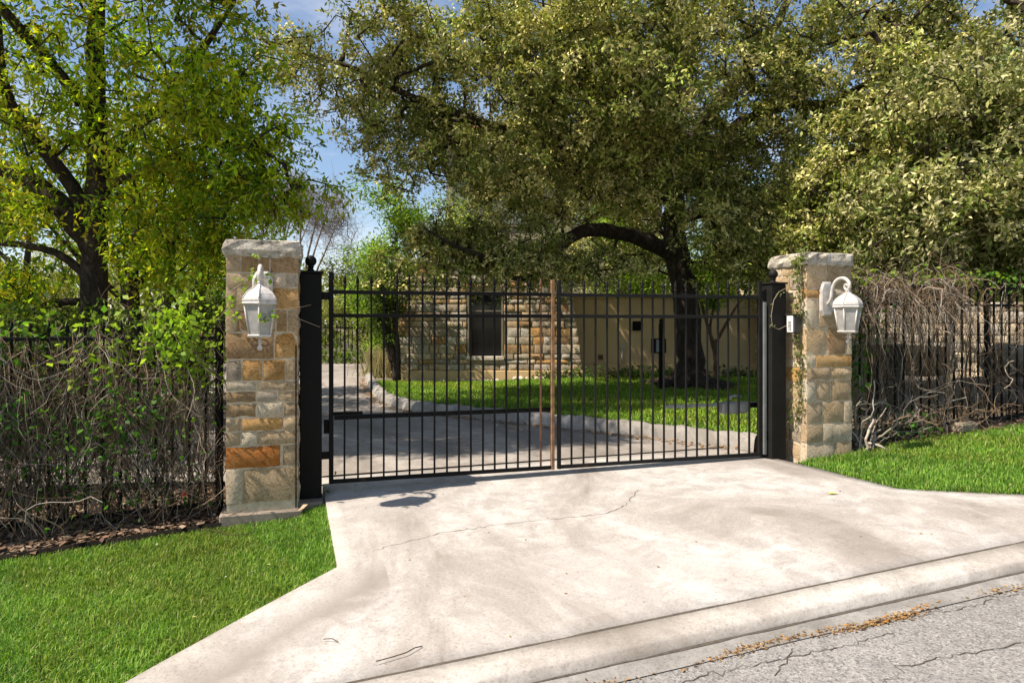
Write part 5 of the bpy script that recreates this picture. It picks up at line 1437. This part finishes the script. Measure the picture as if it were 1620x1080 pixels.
# box on a post on the inner lawn
q = PX(1046, 622, 14.2)
cbx = empty('post_box', (q[0], q[1], .1), .1, 'dark box on a post in front of the oak trunk', 'post box')
MB().box(-.045, .045, -.045, .045, 0, 1.42, .006).obj('post', M_IRON, cbx)
m = MB(); m.box(-.24, .06, -.16, -.046, .82, 1.12, .012); m.obj('box', M_IRON, cbx)
MB().box(-.16, -.10, -.166, -.1605, .84, 1.10).obj('door_strip', M_STEEL, cbx)
m = MB(); m.lathe([(.04, 1.42), (.05, 1.43), (.03, 1.45), (.05, 1.48), (.03, 1.52), (.002, 1.54)], 8); m.obj('post_cap', M_IRON, cbx)

# crape myrtle against the stucco wall
q = PX(1132, 602, 17.0)
tree('crape_myrtle', 'small reddish many stemmed tree against the stucco wall right of the oak trunk', (q[0], q[1], .1), [
    pts((1132, 608, 17, .07), (1133, 570, 17, .06), (1130, 540, 17, .055)),
    pts((1130, 545, 17, .045), (1118, 515, 17, .04), (1112, 485, 16.9, .035), (1100, 450, 16.8, .02)),
    pts((1130, 545, 17, .045), (1148, 515, 17, .04), (1162, 488, 16.9, .03), (1185, 455, 16.8, .02)),
    pts((1131, 560, 17, .04), (1122, 535, 17, .035), (1124, 500, 17, .03), (1140, 460, 16.8, .02)),
], [blob(1130, 440, 16.8, .9, .7, .6, 60), blob(1160, 430, 16.8, .8, .7, .6, 50), blob(1125, 478, 16.9, .35, .4, .25, 14), blob(1190, 400, 16.6, 1.0, .7, .6, 40)], dict(n=40, L=.09, w=.45, pal=GB, up=.4), M_BARKR, M_LEAF, 71)
# dark stemmed shrub at the wing's left corner
tree('corner_shrub', 'dark stemmed shrub tree at the left corner of the stone wing', tuple(PX(628, 600, 17.2)), [
    pts((628, 606, 17.2, .09), (622, 560, 17.2, .08), (612, 510, 17.2, .07), (606, 470, 17.2, .05), (600, 430, 17, .03)),
    pts((630, 600, 17.2, .07), (630, 550, 17.2, .07), (622, 500, 17.2, .06), (628, 450, 17.1, .03)),
    pts((624, 590, 17.2, .06), (610, 540, 17.2, .05), (598, 490, 17.2, .04), (590, 450, 17.2, .02)),
], [blob(608, 470, 17.1, .7, .6, .6, 55), blob(625, 430, 17.1, .8, .7, .5, 50), blob(600, 520, 17.2, .4, .4, .5, 25)], dict(n=36, L=.09, w=.42, pal=[(.07, .11, .02), (.10, .15, .03), (.05, .08, .015)], up=.4), M_BARKD, M_LEAF, 72, cat='shrub')

# border plants along the wall
def border_plant(px, d, hgt, wd, pal, label, seed, group='low plants along the foot of the house'):
    x = (px - 810) / F * d; R = np.random.default_rng(seed)
    root = empty('border_plant', (x, d, .08), 0, label, 'plant', group)
    n = 150; P = R.normal(0, 1, (n, 3)) * np.array((wd * .4, .15, hgt * .3)) + np.array((0, 0, hgt * .5)); P[:, 2] = np.abs(P[:, 2])
    LL = .11 * R.uniform(.6, 1.3, n); v, f = leaf_quads(P, LL, LL * .45, up=.3, R=R)
    c = np.array(pal)[R.integers(0, len(pal), n)] * R.uniform(.7, 1.3, (n, 1))
    tag(obj('foliage', mesh_np('foliage', v, f, M_LEAF, False, np.repeat(c, 4, 0)), root), kind='stuff')
    m = MB()
    for k in range(5):
        a = k * 1.26; m.tube([(0, 0, -.05), (math.cos(a) * wd * .15, math.sin(a) * .08, hgt * .4), (math.cos(a) * wd * .3, math.sin(a) * .12, hgt * .7)], .008, 4)
    m.obj('stems', M_BARK, root)
dk = [(.05, .10, .02), (.08, .13, .03)]; br = [(.13, .22, .04), (.18, .26, .05), (.09, .17, .03)]
BP = [(870, .25, .5, dk, 'low dark plant by the right foot of the stone wing'), (900, .3, .5, dk, 'low plant where the stone wing meets the stucco wall'), (930, .32, .6, dk, 'spreading dark plant left of the small wall outlet'),
      (975, .3, .5, dk, 'dark plant below the white pipe vent'), (1000, .34, .5, br, 'bright leafed plant right of the white pipe vent'), (1022, .34, .5, br, 'bright leafed plant just left of the post box'), (1052, .3, .4, br, 'leafy plant between the post box and the oak trunk'),
      (1150, .32, .6, dk, 'dark plant at the foot of the reddish small tree'), (1180, .3, .6, dk, 'plant near the pale stone corner of the house')]
for k, (px, h_, w_, pal, lab) in enumerate(BP): border_plant(px, 17.25, h_, w_, pal, lab, 200 + k)
# pale rocks edging the bed before the wing
V_, F_ = [], []; b = 0
for k in range(75):
    x = rng.uniform(-2.9, 2.3); yv = 17.5 + rng.normal(0, .06); s = rng.uniform(.035, .085)
    oct_ = np.array([(1, 0, 0), (0, 1, 0), (-1, 0, 0), (0, -1, 0), (0, 0, 1), (0, 0, -1)]) * s * rng.uniform(.7, 1.3, (6, 1)) * np.array((1.3, 1, .8))
    V_.append(oct_ + np.array((x, yv, .09 - .06 * (x < 0) + s * .3))); F_.append(np.array([(0, 1, 4), (1, 2, 4), (2, 3, 4), (3, 0, 4), (1, 0, 5), (2, 1, 5), (3, 2, 5), (0, 3, 5)]) + b); b += 6
tag(obj('rock_edging', mesh_np('rock_edging', np.concatenate(V_), np.concatenate(F_), ST['pale'])), kind='stuff')
# dry grass tuft at the curve of the drive
for k, (px, d) in enumerate(((592, 19.3), (608, 18.6))):
    x = (px - 810) / F * d; n = 260; a = rng.uniform(0, 6.28, n); t = rng.uniform(.3, 1, n)
    P = np.stack([rng.normal(0, .2, n), rng.normal(0, .15, n), np.zeros(n)], 1); Q = P + np.stack([np.cos(a) * .3 * t, np.sin(a) * .25 * t, .9 * t], 1)
    v_, f_ = seg_tubes(P, Q, np.full(n, .009), np.full(n, .003), 3)
    T = np.array([(.34, .28, .13), (.26, .25, .09), (.42, .36, .2)])[rng.integers(0, 3, n)]
    tag(obj('ornamental_grass', mesh_np('ornamental_grass', v_, f_, M_DRY, False, np.repeat(T, 6, 0)), None, (x, d, .05)), ['straw coloured grass tuft at the far bend of the kerb', 'straw coloured grass tuft against the wing\'s left corner'][k], 'grass tuft')
# hedge and low fence at the drive's end
n = 3400; X = rng.uniform(-14, -3.3, n); Y = rng.uniform(24.0, 25.2, n); Z = np.abs(rng.normal(.25, .22, n))
v_, f_ = leaf_quads(np.stack([X, Y, Z], 1), .16, .1, up=.3)
c = np.array([(.09, .14, .03), (.14, .18, .05), (.06, .10, .02), (.2, .22, .08)])[rng.integers(0, 4, n)]
tag(obj('hedge', mesh_np('hedge', v_, f_, M_LEAF, False, np.repeat(c, 4, 0))), 'low clipped hedge across the far end of the drive', 'hedge')
ff = empty('far_fence', (-14, 26.5, 0), 0, 'thin iron fence far behind the hedge at the drive\'s end', 'fence')
for zz in (.35, 1.35): MB().box(0, 10.5, -.02, .02, zz - .02, zz + .02).obj('rail', M_IRON, ff)
pkm = MB().box(-.012, .012, -.012, .012, 0, 1.45).mesh('picket', M_IRON)
for k in range(70): obj('picket', pkm, ff, (k * .15, 0, .05))
# small things: red bit in the left vines, twigs, leaf, flag bit
q = LPt(291, 784, .12); m = MB(); m.lathe([(.018, 0), (.024, .01), (.022, .035), (.006, .045)], 8)
tag(m.obj('red_scrap', M_RED, None, tuple(q)), 'tiny red scrap caught low in the left vines', 'scrap')
def twig_on(px, py, z, pts_, label, r=.004):
    u_, v_ = gp(px, py, z); x, y = W2(u_, v_)
    zz = float(zap(np.array(u_), np.array(v_))) + .012
    tag(MB().tube([(x + a, y + b, zz + c) for a, b, c in pts_], r, 5).obj('twig', M_BARK), label, 'twig')
twig_on(636, 1052, -.2, [(-.12, -.06, 0), (-.04, -.02, .004), (.02, .01, .01), (.06, .06, .012), (.09, .09, .004)], 'brown forked twig lying across the apron seam', .003)
twig_on(525, 1024, -.2, [(-.05, .01, 0), (0, .0, .008), (.04, -.02, 0)], 'short curved twig alone on the lower apron', .0022)
u_, v_ = gp(1317, 779, .06); x, y = W2(u_, v_); zz = float(zap(np.array(u_), np.array(v_)))
m = MB(); m.add([(-.05, 0, .006), (0, -.022, .014), (.06, 0, .008), (0, .022, .018), (0, 0, .010)], [(0, 1, 4), (1, 2, 4), (2, 3, 4), (3, 0, 4)])
me = m.mesh('fallen_leaf', simple('yellow_leaf', (.42, .40, .05), .6)); tag(obj('fallen_leaf', me, None, (x, y, zz)), 'single yellow leaf lying on the right of the apron', 'leaf')
q = LPt(478, 808, .42); m = MB(); m.add([(-.04, 0, 0), (.02, -.03, .03), (.05, .0, .06), (0, .03, .05), (0, 0, .015)], [(0, 1, 4), (1, 2, 4), (2, 3, 4), (3, 0, 4)])
tag(m.obj('fallen_leaf', simple('tan_leaf', (.40, .28, .16), .7), None, tuple(q)), 'curled tan leaf in the grass by the left post footing', 'leaf')
